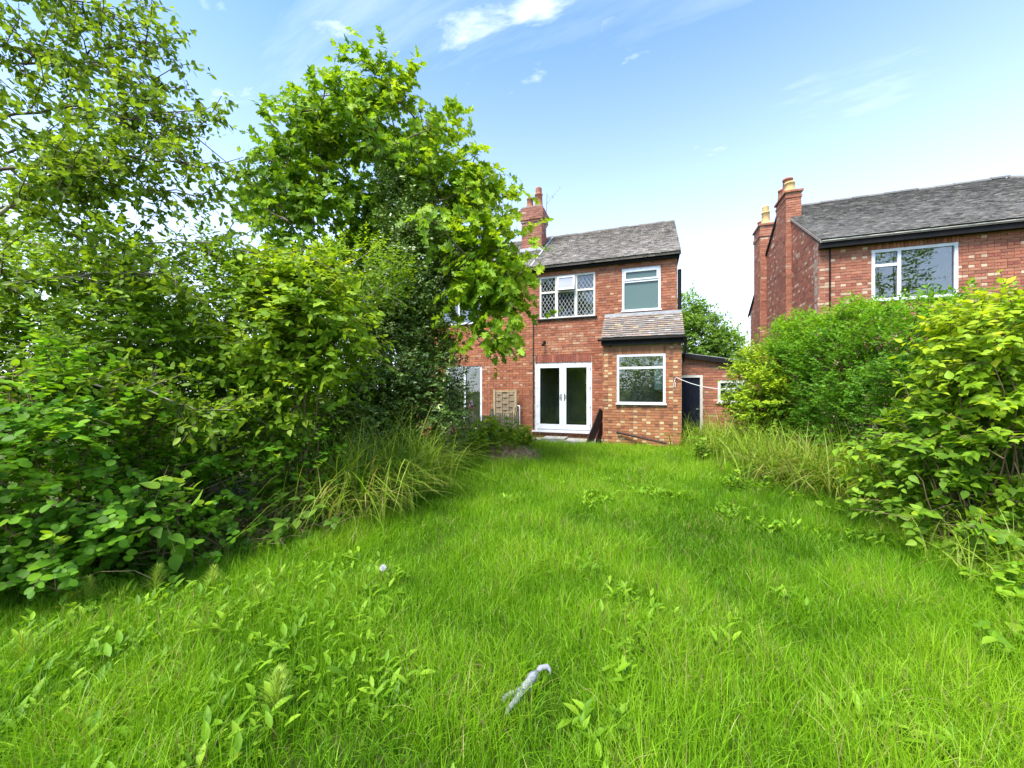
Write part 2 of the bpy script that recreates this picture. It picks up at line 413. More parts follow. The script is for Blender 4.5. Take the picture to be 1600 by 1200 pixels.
GREY_T = [((.335, .305, .27), 6), ((.315, .287, .255), 5), ((.355, .325, .287), 4), ((.32, .275, .235), 2), ((.275, .25, .225), 1), ((.42, .395, .35), .5)]
GREY_T = [(tuple(v * 1.1 for v in c), w) for c, w in GREY_T]
RED_T = [((.23, .185, .155), 5), ((.21, .18, .16), 5), ((.26, .19, .15), 2.5), ((.30, .25, .16), 1.2), ((.17, .15, .135), 2), ((.32, .30, .27), 1.2)]
DARK_T = [((.225, .212, .192), 5), ((.21, .198, .18), 5), ((.24, .226, .205), 3), ((.26, .235, .20), 1)]
DARK_T = [(tuple(v * 1.08 for v in c), w) for c, w in DARK_T]

def window(parent, x0, x1, z0, z1, y, name='window', mat='upvc', fw=.06, verts=(), bars=(), sill_strip=True, glass='glass', dep=.07):
    """frame mesh with panes (and sill) as children; bars: (ua, ub, z) transoms; verts: (x, za, zb) mullions; facing -Y at y"""
    m = MB(); m.box(x0, x0 + fw, y, y + dep, z0, z1).box(x1 - fw, x1, y, y + dep, z0, z1)
    m.box(x0 + fw, x1 - fw, y + .001, y + dep, z0, z0 + fw).box(x0 + fw, x1 - fw, y + .001, y + dep, z1 - fw, z1)
    for (x, a, b) in verts: m.box(x - fw / 2, x + fw / 2, y + .001, y + dep, a, b)
    for (a, b, z) in bars: m.box(a, b, y + .002, y + dep, z - fw / 2, z + fw / 2)
    f = m.build(name, mat, parent)
    if sill_strip: MB().box(x0 - .03, x1 + .03, y - .055, y - .0005, z0 - .012, z0 + .028).build('sill_strip', mat, f)
    return f
def pane(parent, x0, x1, z0, z1, y, mat='glass'):
    return MB().box(x0, x1, y, y + .008, z0, z1).build('pane', mat, parent)
def room(parent, x0, x1, y0, y1, z0, z1):
    m = MB(); t = .05
    m.box(x0 - t, x0, y0, y1, z0, z1).box(x1, x1 + t, y0, y1, z0, z1).box(x0, x1, y1, y1 + t, z0, z1).box(x0, x1, y0, y1, z1, z1 + t)
    w = m.build('inner_wall', 'room', parent); MB().box(x0, x1, y0, y1, z0 - t, z0).build('inner_floor', 'roomfloor', parent); return w

def chimney(parent, br, x0, x1, y0, y1, z0, z1, pal, hdr, corb=((.0, .0),), sides='fr'):
    core = MB().box(x0 + .01, x1 - .01, y0 + .01, y1 - .01, z0, z1)
    for (za, zb, e) in corb: core.box(x0 - e + .01, x1 + e - .01, y0 - e + .01, y1 + e - .01, za, zb)
    o = core.build('chimney', 'mortar_dark', parent)
    def faces(za, zb, e):
        a0, a1, b0, b1 = x0 - e, x1 + e, y0 - e, y1 + e
        br.wall((0, b0), (1, 0), (0, -1), rows(a0, a1, za, zb, (), 'stretcher'), pal, hdr)
        if 'l' in sides: br.wall((a0, 0), (0, 1), (-1, 0), rows(b0 + .052, b1, za, zb, (), 'stretcher'), pal, hdr)
        if 'r' in sides: br.wall((a1, 0), (0, 1), (1, 0), rows(b0 + .052, b1, za, zb, (), 'stretcher'), pal, hdr)
    z = z0
    for (za, zb, e) in sorted(corb): faces(z, za - .008, 0) if za - z > .05 else None; faces(za, zb, e); z = zb + .01
    if z1 - z > .05: faces(z, z1, 0)
    return o

# ------------------------------------------------------------------ ground
g = MB(); g.add([(-400, -400, 0), (400, -400, 0), (400, 400, 0), (-400, 400, 0)], [(0, 1, 2, 3)])
tag(g.build('ground', 'ground'), 'damp soil and thin grass of the garden', kind='structure')

# ------------------------------------------------------------------ the house straight ahead
HY = 11.76; HX0, HX1 = -3.50, .74
house = thing('brick_house', 'red brick house with white french doors, leaded window and small lean-to extension', 'house', (-1.4, HY, 0))
door_h = (-3.43, -1.64, .32, 2.45); winL = (-3.283, -1.543, 3.83, 5.16); winR = (-.761, .300, 3.89, 5.15)
EY = 11.06; EX0, EX1 = -1.24, .80
holes = [door_h, winL, winR]
wm = MB(); slab_wall(wm, (0, HY), (1, 0), (0, -1), HX0, HX1, 0, 5.52, holes)
wm.box(HX1 - .24, HX1 - .002, HY + .24, 17.2, 0, 5.5); wm.box(HX0, HX1, 17.2, 17.4, 0, 5.5)
wm.prism([(HX1 - .003, HY + .01, 5.5), (HX1 - .003, 17.4, 5.5), (HX1 - .003, 14.55, 7.42)], (-.2, 0, 0))
wall = wm.build('wall', 'mortar', house)
B = Bricks()
lintel = (-3.42, -1.66, 2.455, 2.70); patch = (-3.10, -1.55, 2.72, 3.32)
def inpatch(l): u = (l[0] + l[1]) / 2; k = (l[2] - 2.72) / .6; return 2.72 < l[2] < 3.35 and -3.25 + .45 * k < u < -1.60 - .25 * k
lst = rows(HX0, HX1, .0, 5.50, holes + [(lintel[0] - .01, lintel[1] + .01, 2.44, 2.72), (EX0 + .02, EX1, 0, 3.0)], 'garden')
B.wall((0, HY), (1, 0), (0, -1), [l for l in lst if not inpatch(l)], RED, RED_HDR)
CHIM = [((.29, .125, .088), 4), ((.25, .105, .076), 3), ((.33, .15, .105), 3), ((.42, .28, .20), .5)]
PATCHC = [((.41, .19, .11), 4), ((.36, .14, .08), 3), ((.48, .30, .19), 1.6), ((.30, .115, .07), 1)]
B.wall((0, HY), (1, 0), (0, -1), [l for l in lst if inpatch(l)], PATCHC, PATCHC)
B.wall((0, HY), (1, 0), (0, -1), soldiers(lintel[0], lintel[1], lintel[2], .235), [((.27, .078, .05), 3), ((.20, .06, .042), 2), ((.33, .11, .065), 1)], RED, .004)
# extension
ewin = (-.855, .405, 1.20, 2.57)
em = MB(); slab_wall(em, (0, EY), (1, 0), (0, -1), EX0, EX1, 0, 3.02, [ewin], .2)
em.box(EX0 + .009, EX0 + .2, EY + .2, HY - .001, 0, 3.02).box(EX1 - .2, EX1 - .009, EY + .2, HY + .3, 0, 3.02)
ewall = em.build('extension_wall', 'mortar', house)
B.wall((0, EY), (1, 0), (0, -1), rows(EX0, EX1, .0, 2.96, [ewin, (ewin[0] - .1, ewin[1] + .1, 2.56, 2.80)], 'flemish'), ORANGE, ORANGE_HDR)
B.wall((0, EY), (1, 0), (0, -1), soldiers(ewin[0] - .1, ewin[1] + .1, 2.575, .215), ORANGE, ORANGE)
B.wall((EX0, 0), (0, -1), (-1, 0), rows(-HY, -EY - .055, .0, 2.96, (), 'flemish'), ORANGE, ORANGE_HDR)
B.wall((EX1, 0), (0, 1), (1, 0), rows(EY + .055, HY + .3, .0, 2.96, (), 'flemish'), ORANGE, ORANGE_HDR)
B.build(wall, 300, lambda px, py: (px > 815) & (px < 1070))
# main roof (rear slope tiled, front slope plain)
EAV, RY, RZ = (11.55, 5.44), 14.55, 7.50
rf = MB(); rf.prism([(HX0, EAV[0] + .02, EAV[1]), (HX0, RY, RZ), (HX0, 17.6, 5.42), (HX0, 17.6, 5.36), (HX0, RY, RZ - .08), (HX0, EAV[0] + .02, EAV[1] - .06)], (HX1 + .075 - HX0, 0, 0))
roof = rf.build('roof', 'mortar_dark', house)
roof_tiles(roof, (HX0, EAV[0], EAV[1]), (HX1 + .09, EAV[0], EAV[1]), (HX0, RY, RZ), 36, GREY_T)
ridge(roof, (HX0, RY, RZ - .02), (HX1 + .09, RY, RZ - .02), col=(.21, .19, .17))
MB().box(HX0, HX1 + .05, 11.66, 11.69, 5.30, 5.42).build('dark_edge_board', 'black', house)  # black board put in for the shadow under the open eaves
MB().box(HX0, HX1 + .05, 11.691, HY - .002, 5.32, 5.34).build('eaves_shade', 'black', house)  # black underside, eaves shade given as a dark board
MB().prism([(HX1 + .05, 11.56, 5.43), (HX1 + .05, RY, RZ - .01), (HX1 + .05, RY, RZ - .09), (HX1 + .05, 11.56, 5.34)], (.03, 0, 0)).build('verge_board', 'black', house)
MB().tube([(HX1 + .06, HY + .06, 5.0), (HX1 + .06, HY + .06, 2.7)], .05, 8).build('soil_pipe', 'black', house)
MB().tube([(HX0 + .02, HY - .02, 3.75), (HX0 + .02, HY - .02, .35)], .012, 6).build('cable', 'black', house)
# leaded window
f = window(house, *winL, HY + .015, 'window', 'cream', .055, sill_strip=False)
x0, x1, z0, z1 = winL; m1, m2, zt = -2.74, -2.13, 4.66
mm = MB()
for x in (m1, m2): mm.box(x - .045, x + .045, HY + .012, HY + .09, z0 + .055, z1 - .055)
for a, b in ((x0 + .055, m1 - .045), (m1 + .045, m2 - .045), (m2 + .045, x1 - .055)): mm.box(a, b, HY + .014, HY + .09, zt - .03, zt + .03)
mm.build('mullion', 'cream', f)
ld = MB()
for a, b in ((x0 + .055, m1 - .045), (m1 + .045, m2 - .045), (m2 + .045, x1 - .055)):
    for c, d in ((z0 + .055, zt - .03), (zt + .03, z1 - .055)):
        if c > zt and a > m1 and b < m2: continue
        pane(f, a, b, c, d, HY + .055, 'leadglass')
        px_, pz_ = .115, .19; w, h = b - a, d - c
        for sgn in (1, -1):
            for k in range(-12, 16):
                u0 = k * px_                        # line: u = u0 + sgn * v * px_/pz_
                pts = []
                v0, v1 = 0, h; ua, ub = u0, u0 + sgn * h * px_ / pz_
                if sgn < 0: ua, ub = u0, u0 - h * px_ / pz_
                s_ = (ub - ua)
                t0, t1 = 0.0, 1.0
                lo, hi = (0 - ua) / s_, (w - ua) / s_
                if lo > hi: lo, hi = hi, lo
                t0, t1 = max(0, lo), min(1, hi)
                if t1 - t0 < .03: continue
                P = lambda t: (a + ua + s_ * t, HY + .049 + .002 * sgn, c + h * t)
                ld.bar(P(t0), P(t1), .012, .006, (0, 1, 0))
ld.build('leading', 'lead', f)
hs = MB(); hx0, hx1, hz0, hz1 = m1 + .03, m2 - .03, zt + .02, z1 - .045                # small opening light, tipped outwards at its foot
def tilt(x, z, o): k = (hz1 - z) / (hz1 - hz0); return (x, HY - .005 - .09 * k + o, z)
def tbox(mb, xa, xb, za, zb, o0, o1): mb.hexa([tilt(xa, za, o0), tilt(xb, za, o0), tilt(xb, za, o1), tilt(xa, za, o1), tilt(xa, zb, o0), tilt(xb, zb, o0), tilt(xb, zb, o1), tilt(xa, zb, o1)])
for bx in ((hx0, hx0 + .05, hz0, hz1), (hx1 - .05, hx1, hz0, hz1), (hx0 + .05, hx1 - .05, hz0, hz0 + .05), (hx0 + .05, hx1 - .05, hz1 - .05, hz1)): tbox(hs, *bx, -.02, .02)
s_ = hs.build('opening_light', 'upvc', f)
pn = MB(); tbox(pn, hx0 + .05, hx1 - .05, hz0 + .05, hz1 - .05, -.004, .004); o = pn.build('opening_pane', 'sky_tint_pane', f)
MB().box(x0 - .06, x1 + .06, HY - .05, HY + .012, z0 - .05, z0 - .004).build('sill_strip', 'black', f)  # black strip stands in for the shadow line under the window
# bathroom window
f = window(house, *winR, HY + .01, 'window', 'upvc', .062, sill_strip=True)
MB().box(winR[0] + .062, winR[1] - .062, HY + .006, HY + .08, 4.74, 4.80).build('transom', 'upvc', f)
tr = MB(); a, b, c, d = winR[0] + .062, winR[1] - .062, 4.80, 5.088
for bx in ((a, a + .045, c, d), (b - .045, b, c, d), (a + .045, b - .045, c, c + .045), (a + .045, b - .045, d - .045, d)): tr.box(bx[0], bx[1], HY - .012, HY + .05, bx[2], bx[3])
tr.build('opening_light', 'upvc', f)
pane(f, a + .045, b - .045, c + .045, d - .045, HY + .03, 'frosted'); pane(f, a, b, 3.952, 4.74, HY + .045, 'frosted')
# french doors
x0, x1, z0, z1 = door_h; Y = HY + .02
m = MB(); m.box(x0, x0 + .055, Y, Y + .07, z0, z1).box(x1 - .055, x1, Y, Y + .07, z0, z1).box(x0 + .055, x1 - .055, Y + .001, Y + .07, z1 - .055, z1).box(x0 + .055, x1 - .055, Y + .001, Y + .07, z0, z0 + .05)
df = m.build('french_doors', 'upvc', house); xm = (x0 + x1) / 2
for (a, b, hx) in ((x0 + .058, xm - .002, xm - .055), (xm + .002, x1 - .058, xm + .055)):
    m = MB(); st = .105; c, d = z0 + .053, z1 - .058; y = Y - .018
    m.box(a, a + st, y, y + .06, c, d).box(b - st, b, y, y + .06, c, d).box(a + st, b - st, y + .001, y + .06, c, c + .15).box(a + st, b - st, y + .001, y + .06, d - st, d)
    leaf = m.build('door', 'upvc', df)
    pane(df, a + st, b - st, c + .15, d - st, y + .025)
    sg = -1 if hx < xm else 1
    MB().box(hx - .013, hx + .013, y - .008, y, 1.26, 1.48).box(min(hx, hx + sg * .11), max(hx, hx + sg * .11), y - .045, y - .028, 1.40, 1.42).box(hx - .008, hx + .008, y - .03, y - .008, 1.402, 1.418).build('handle', 'chrome', df)
    ex = x0 + .07 if hx < xm else x1 - .07
    for zz in (.52, 1.08, 1.66, 2.24): MB().box(ex - .022, ex + .022, y - .012, y - .0005, zz, zz + .075).build('hinge', 'upvc', df)
MB().box(x0 - .09, x1 + .07, HY - .075, HY - .001, z0 - .05, z0 - .002).build('door_sill', 'upvc', df)
# kitchen window with what stands inside
f = window(house, *ewin, EY - .005, 'window', 'upvc', .062, bars=((ewin[0] + .062, ewin[1] - .062, 2.20),), sill_strip=True)
pane(f, ewin[0] + .062, ewin[1] - .062, 1.262, 2.17, EY + .03); pane(f, ewin[0] + .062, ewin[1] - .062, 2.23, 2.508, EY + .03)
MB().box(.13, .58, EY + .205, EY + .50, 1.60, 2.34).build('wall_cupboard', 'cabinet', house)
MB().box(EX0 + .2, EX1 - .2, EY + .2, EY + .66, .95, 1.15).build('worktop', 'room', house)
ang = np.linspace(0, math.pi, 9)
MB().tube([(-.36, EY + .36, 1.15)] + [(-.29 - .07 * math.cos(t), EY + .36, 1.38 + .08 * math.sin(t)) for t in ang] + [(-.22, EY + .36, 1.33)], .011, 7).build('tap', 'chrome', house, True)
# extension roof
EE = (10.90, 3.03); ET = (HY - .005, 3.77)
rf = MB(); rf.prism([(EX0 + .0, EE[0] + .02, EE[1] - .005), (EX0 + .0, ET[0], ET[1] - .005), (EX0 + .0, ET[0], ET[1] - .06), (EX0 + .0, EE[0] + .02, EE[1] - .06)], (EX1 + .0 - EX0, 0, 0))
er = rf.build('extension_roof', 'mortar_dark', house)
roof_tiles(er, (EX0 - .03, *EE), (EX1 + .06, *EE), (EX0 - .03, *ET), 11, RED_T)
MB().box(EX0 - .02, EX1 + .04, HY - .05, HY - .012, 3.76, 3.84).build('flashing', 'lead', house)
MB().box(EX0 - .03, EX1 + .05, 10.93, 10.97, 2.83, 3.005).build('extension_fascia', 'black', house)
MB().box(EX0 - .02, EX1 + .04, 10.971, EY - .012, 2.93, 2.96).build('extension_soffit', 'black', house)
MB().tube([(EX0 - .12, 10.892, 2.975), (EX1 + .10, 10.892, 2.975)], .034, 10).build('extension_gutter', 'black', house)
MB().tube([(EX1 + .085, 10.89, 2.95), (EX1 + .085, 10.95, 2.8), (EX1 + .06, EY - .06, 2.55), (EX1 + .045, EY + .1, 2.35)], .034, 8).build('downpipe', 'black', house)
room(house, -3.46, -1.0, HY + .25, HY + 3.2, .30, 2.75); room(house, -3.46, -1.3, HY + .25, HY + 3.0, 3.0, 5.3); room(house, -1.04 + .1, .5, EY + .21, HY + 2.5, .3, 2.9)
# wall lamp and holdfast above the doors
wl = thing('outside_lamp', 'small round dark wall lamp above the french doors', 'lamp', (-3.1, HY, 3.05))
MB().tube([(-3.12, HY - .002, 3.10), (-3.12, HY - .035, 3.10)], .05, 10).build('wall_plate', 'black', wl)
MB().tube([(-3.12, HY - .035, 3.10), (-3.12, HY - .10, 3.09), (-3.13, HY - .13, 3.03), (-3.13, HY - .13, 2.97)], [.018, .018, .045, .05], 10).build('lamp_head', 'black', wl, True)

# ------------------------------------------------------------------ left half of the pair
LX0 = -8.6
nb = thing('neighbouring_house', 'red brick house half hidden behind the big bright green tree', 'house', (-6, HY, 0))
pw = (-6.62, -5.28, .42, 2.42); uw = (-7.0, -5.3, 3.83, 5.16)
wm = MB(); slab_wall(wm, (0, HY), (1, 0), (0, -1), LX0, HX0 - .002, 0, 5.52, [pw, uw]); wm.box(LX0, HX0 - .002, 17.2, 17.4, 0, 5.5); wm.box(LX0, LX0 + .2, HY + .24, 17.2, 0, 5.5)
wm.prism([(LX0, HY + .01, 5.5), (LX0, 17.4, 5.5), (LX0, RY, 7.42)], (.2, 0, 0))
nwall = wm.build('wall', 'mortar', nb)
B2 = Bricks(); B2.wall((0, HY), (1, 0), (0, -1), rows(LX0, HX0 - .004, 0, 5.5, [pw, uw], 'garden'), [((.38, .145, .075), 6), ((.35, .125, .066), 5), ((.41, .17, .09), 3), ((.46, .27, .17), .4)], RED_HDR)
f = window(nb, *pw, HY + .02, 'patio_door', 'upvc', .075, verts=((-5.93, .5, 2.34),), sill_strip=False)
pane(f, -6.545, -5.968, .495, 2.345, HY + .06); pane(f, -5.892, -5.355, .495, 2.345, HY + .06)
f = window(nb, *uw, HY + .02, 'window', 'upvc', .06, verts=((-6.15, 3.89, 5.1),))
pane(f, -6.94, -6.18, 3.89, 5.10, HY + .06); pane(f, -6.12, -5.36, 3.89, 5.10, HY + .06)
room(nb, -7.2, -4.6, HY + .25, HY + 3, .35, 2.7); room(nb, -7.2, -4.6, HY + .25, HY + 3, 3.0, 5.3)
rf = MB(); rf.prism([(LX0 - .08, EAV[0] + .02, EAV[1]), (LX0 - .08, RY, RZ), (LX0 - .08, 17.6, 5.42), (LX0 - .08, 17.6, 5.36), (LX0 - .08, RY, RZ - .08), (LX0 - .08, EAV[0] + .02, EAV[1] - .06)], (HX0 - .002 - LX0 + .08, 0, 0))
nroof = rf.build('roof', 'mortar_dark', nb)
roof_tiles(nroof, (LX0 - .09, EAV[0], EAV[1]), (HX0 - .02, EAV[0], EAV[1]), (LX0 - .09, RY, RZ), 36, GREY_T)
ridge(nroof, (LX0 - .09, RY, RZ - .02), (HX0 - .01, RY, RZ - .02), col=(.21, .19, .17))
MB().box(LX0, HX0 - .002, 11.66, 11.69, 5.30, 5.42).build('dark_edge_board', 'black', nb)  # shadow band under these eaves made as a black board
MB().bar((HX0 - .01, EAV[0], EAV[1] + .045), (HX0 - .01, RY, RZ + .045), .05, .03).build('flashing_strip', 'lead', nb)
CX0, CX1, CY0, CY1 = -4.36, -3.60, 13.2, 13.85
ch = chimney(nb, B2, CX0, CX1, CY0, CY1, 6.3, 8.2, CHIM, CHIM, ((7.62, 7.69, .03), (7.70, 8.07, .06), (8.08, 8.14, .03)), 'fr')
MB().box(CX0 - .05, CX1 + .04, CY0 - .035, CY0 - .002, 6.50, 6.68).build('flashing', 'lead', ch)
def pot(parent, x, y, z, r, h, mat='pot', cowl=None):
    p = MB().lathe((x, y, z), [(r * 1.1, 0), (r * 1.08, .06), (r, .09), (r * .86, h - .06), (r * .98, h - .05), (r * .98, h), (r * .78, h), (r * .72, h - .2)]).build('chimney_pot', mat, parent, True)
    if cowl:
        q = MB().lathe((x, y, z + h - .02), [(r * .72, 0), (r * .8, .02), (r * .62, .05), (r * .8, .08), (r * .62, .11), (r * .8, .14), (r * .62, .17), (r * .8, .20), (r * .6, .26), (.01, .29)]).build('cowl', cowl, p, True)
    return p
pot(ch, -4.13, 13.5, 8.2, .125, .42); pot(ch, -3.80, 13.5, 8.2, .15, .52, 'pot', 'pot')
B2.build(nwall, 300, lambda px, py: (px > 690) & (px < 860) & ((py > 480) | (py < 400)))
ae = thing('television_aerial', 'thin metal television aerial beside the party chimney', 'aerial', (CX1 + .03, 13.6, 7.4))
MB().tube([(CX1 + .03, 13.6, 7.3), (CX1 + .09, 13.6, 8.75)], .012, 6).build('mast', 'metal', ae)
MB().bar((CX1 + .05, 13.6, 8.35), (CX1 + .62, 13.6, 8.95), .012, .012).build('boom', 'metal', ae)
for k in range(6):
    c = np.array((CX1 + .10 + k * .09, 13.6, 8.40 + k * .095)); MB().bar(c + (0.03, -.14, -.03), c + (-.03, .14, .03), .007, .007).build('element', 'metal', ae)
MB().bar((CX1 + .07, 13.6, 8.62), (CX1 + .32, 13.6, 8.60), .01, .01).bar((CX1 + .30, 13.47, 8.60), (CX1 + .30, 13.73, 8.60), .009, .009).build('reflector', 'metal', ae)

# ------------------------------------------------------------------ house on the other side of the right hedge
RX, RHY = 4.19, 12.27
rh = thing('neighbouring_house', 'brick house with two side chimney stacks behind the right hedge', 'house', (8, RHY, 0))
rw = (5.32, 6.975, 3.84, 5.14)
wm = MB(); slab_wall(wm, (0, RHY), (1, 0), (0, -1), RX, 13.0, 0, 5.5, [rw])
wm.prism([(RX + .009, RHY + .01, 0), (RX + .009, 19.5, 0), (RX + .009, 19.5, 5.02), (RX + .009, 15.5, 7.70), (RX + .009, RHY + .01, 5.46)], (.22, 0, 0))
wm.box(12.8, 13, RHY + .24, 19.5, 0, 5.02).box(RX, 13, 19.3, 19.5, 0, 5.0)
rwall = wm.build('wall', 'mortar', rh)
B3 = Bricks(); B3.wall((0, RHY), (1, 0), (0, -1), rows(RX, 13.0, 1.2, 5.46, [rw, (rw[0] - .02, rw[1] + .02, 5.13, 5.40)], 'garden'), NEIGH, NEIGH_HDR)
B3.wall((0, RHY), (1, 0), (0, -1), soldiers(rw[0] - .02, rw[1] + .02, 5.15, .22), RED, RED)
B3.wall((RX, 0), (0, 1), (-1, 0), rows(RHY + .055, 19.5, 1.2, 7.72, (), 'garden', lambda z: (RHY, 19.5) if z < 5.0 else ((RHY + max(0, (z - 5.46)) / 2.24 * 3.23), 19.5 - max(0, z - 5.02) / 2.68 * 4.0)), NEIGH, NEIGH_HDR)
s1 = chimney(rh, B3, RX - .15, RX + .27, 14.28, 15.28, 0.5, 7.86, NEIGH, NEIGH_HDR, ((7.62, 7.69, .02), (7.79, 7.85, .05),), 'fl')
s2 = chimney(rh, B3, RX - .22, RX + .25, 16.98, 17.9, 0.5, 7.95, NEIGH, NEIGH_HDR, ((7.45, 7.6, .03), (7.85, 7.93, .05),), 'fl')
pot(s1, RX + .02, 14.52, 7.86, .15, .34, 'buff'); pot(s1, RX + .06, 14.85, 7.86, .15, .62, 'pot'); pot(s1, RX - .02, 15.1, 7.86, .13, .40, 'pot')
pot(s2, RX + .03, 17.25, 7.95, .15, .5, 'buff', 'buff'); pot(s2, RX - .02, 17.65, 7.95, .14, .3, 'pot')
B3.build(rwall, 300, lambda px, py: (px > 1180) & (py < 490))
f = window(rh, *rw, RHY + .01, 'window', 'upvc', .07, verts=((5.87, 3.91, 5.07),), bars=((5.39, 5.835, 4.74),))
pane(f, 5.39, 5.835, 3.91, 4.705, RHY + .05); pane(f, 5.39, 5.835, 4.775, 5.07, RHY + .05); pane(f, 5.905, 6.905, 3.91, 5.07, RHY + .05)
room(rh, 4.6, 7.6, RHY + .25, RHY + 3, 3.0, 5.35)
E2 = (12.02, 5.47); R2 = (15.5, 7.80)
rf = MB(); V = [(RX - .03, E2[0] + .02, E2[1]), (13.2, E2[0] + .02, E2[1]), (9.9, R2[0], R2[1]), (RX - .03, R2[0], R2[1]), (13.2, 19.75, 4.98), (RX - .03, 19.75, 4.98)]
rf.add(V + [(v[0], v[1], v[2] - .07) for v in V], [(0, 1, 2, 3), (3, 2, 4, 5), (9, 8, 7, 6), (11, 10, 8, 9), (0, 3, 9, 6), (3, 5, 11, 9), (0, 6, 7, 1), (4, 10, 11, 5)], [(1, 4, 2), (7, 8, 10)])
rroof = rf.build('roof', 'mortar_dark', rh)
roof_tiles(rroof, (RX - .02, *E2), (13.2, *E2), (RX - .02, *R2), 40, DARK_T, umax=lambda v: 13.2 - RX + .02 - (13.2 - 9.9) * v)
ridge(rroof, (RX + .33, R2[0], R2[1] - .01), (9.9, R2[0], R2[1] - .01), col=(.19, .18, .17), ln=.4, r=.11)
ridge(rroof, (13.2, E2[0], E2[1]), (9.9, R2[0], R2[1]), col=(.19, .18, .17), ln=.35, r=.10)
MB().prism([(RX - .025, 12.05, 5.475), (RX - .025, 14.27, 6.965), (RX - .025, 14.27, 6.90), (RX - .025, 12.05, 5.41)], (.02, 0, 0)).build('verge_pointing', 'concrete', rh)
MB().prism([(RX - .045, 15.6, 7.72), (RX - .045, 19.78, 4.93), (RX - .045, 19.78, 4.80), (RX - .045, 15.6, 7.60)], (.03, 0, 0)).build('verge_board', 'black', rh)
MB().box(RX + .0, 13.1, 12.08, 12.12, 5.27, 5.43).build('dark_edge_board', 'black', rh); MB().box(RX, 13.1, 12.121, RHY - .002, 5.29, 5.32).build('eaves_shade', 'black', rh)  # both black boards stand in for the shaded band below the roof
MB().tube([(RX, 12.03, 5.44), (13.1, 12.03, 5.44)], .013, 8).build('gutter', 'cream', rh)
MB().tube([(RX + .24, RHY - .05, 5.35), (RX + .24, RHY - .05, .5)], .018, 6).build('downpipe', 'black', rh)
MB().box(RX + .28, RX + .34, 14.26, 15.28, 6.93, 7.0).box(RX + .0, RX + .33, 14.22, 14.27, 6.86, 6.93).build('flashing', 'concrete', s1)

# ------------------------------------------------------------------ outhouse between the two
OY = 12.25; ox0, ox1 = .78, 3.5
oh = thing('brick_outhouse', 'low brick outhouse with dark navy door beside the extension', 'outhouse', (2, OY, 0))
odoor = (.80, 1.44, .12, 2.02); owin = (1.83, 2.5, 1.22, 1.86)
otop = lambda x: 2.60 - .17 * (x - ox0)
wm = MB(); slab_wall(wm, (0, OY), (1, 0), (0, -1), ox0, ox1, 0, 2.12, [odoor, owin], .2)
wm.prism([(ox0, OY + .009, 2.12), (ox1, OY + .009, 2.12), (ox1, OY + .009, otop(ox1)), (ox0, OY + .009, otop(ox0))], (0, .19, 0))
owall = wm.build('wall', 'mortar', oh)
B4 = Bricks(); B4.wall((0, OY), (1, 0), (0, -1), rows(ox0, ox1, 0, 2.58, [odoor, owin], 'garden', lambda z: (ox0, min(ox1, ox0 + (2.58 - z) / .17)) if z > 2.12 else (ox0, ox1)), NEIGH, [((.40, .15, .08), 3), ((.50, .30, .18), 1)])
B4.build(owall, 120, lambda px, py: (px > 1066) & (px < 1130) & (py > 550))
MB().prism([(ox0, OY - .1, otop(ox0) + .02), (ox1, OY - .1, otop(ox1) + .02), (ox1, OY - .1, otop(ox1) + .10), (ox0, OY - .1, otop(ox0) + .10)], (0, 3, 0)).build('roof', 'lead', oh)
MB().prism([(ox0, OY - .13, otop(ox0) - .05), (ox1, OY - .13, otop(ox1) - .05), (ox1, OY - .13, otop(ox1) + .085), (ox0, OY - .13, otop(ox0) + .085)], (0, .028, 0)).build('dark_edge_board', 'black', oh)
dd = MB()
for k in range(6):
    w = (odoor[1] - odoor[0] - .07) / 6; dd.box(odoor[0] + k * w + .002, odoor[0] + (k + 1) * w - .003, OY + .03, OY + .06, .13, 1.95)
dd.box(odoor[0], odoor[1] - .07, OY + .06, OY + .075, .13, 1.95)
d_ = dd.build('door', 'navy', oh); MB().box(1.27, 1.33, OY + .012, OY + .029, 1.02, 1.06).build('latch', 'metal', d_)
MB().box(odoor[1] - .068, odoor[1], OY - .004, OY + .08, .12, 2.02).box(odoor[0], odoor[1] - .07, OY - .004, OY + .08, 1.952, 2.02).build('door_frame', 'cream', oh)
f = window(oh, *owin, OY + .01, 'window', 'cream', .07, bars=((owin[0] + .07, owin[1] - .07, 1.62),)); pane(f, owin[0] + .07, owin[1] - .07, 1.29, 1.585, OY + .04, 'leadglass'); pane(f, owin[0] + .07, owin[1] - .07, 1.655, 1.79, OY + .04, 'leadglass')
MB().box(.82, .93, OY - .12, OY - .01, 2.40, 2.45).tube([(.87, OY - .11, 2.42), (.86, OY - .26, 2.40)], .03, 8).build('flood_lamp', 'upvc', oh)
# washing line
wln = thing('washing_line', 'pale washing line slung from the extension towards the hedge', 'line', (EX1 - .1, EY - .02, 1.85))
t_ = np.linspace(0, 1, 16); A_, B_ = np.array((EX1 - .15, EY - .05, 1.93)), np.array((1.95, 11.2, 1.62))
MB().tube(A_ + (B_ - A_) * t_[:, None] + np.c_[0 * t_, 0 * t_, -.38 * t_ * (1 - t_)], .009, 5).build('cord', 'rope', wln)
MB().tube([(EX1 - .15, EY + .01, 1.93), (EX1 - .15, EY - .06, 1.93)], .012, 6).build('hook', 'metal', wln)
MB().tube([(EX1 - .15, EY - .05, 1.93), (EX1 - .18, EY - .045, 1.82), (EX1 - .20, EY - .04, 1.68), (EX1 - .16, EY - .04, 1.66), (EX1 - .15, EY - .045, 1.8)], .007, 5).build('loose_end', 'rope', wln)

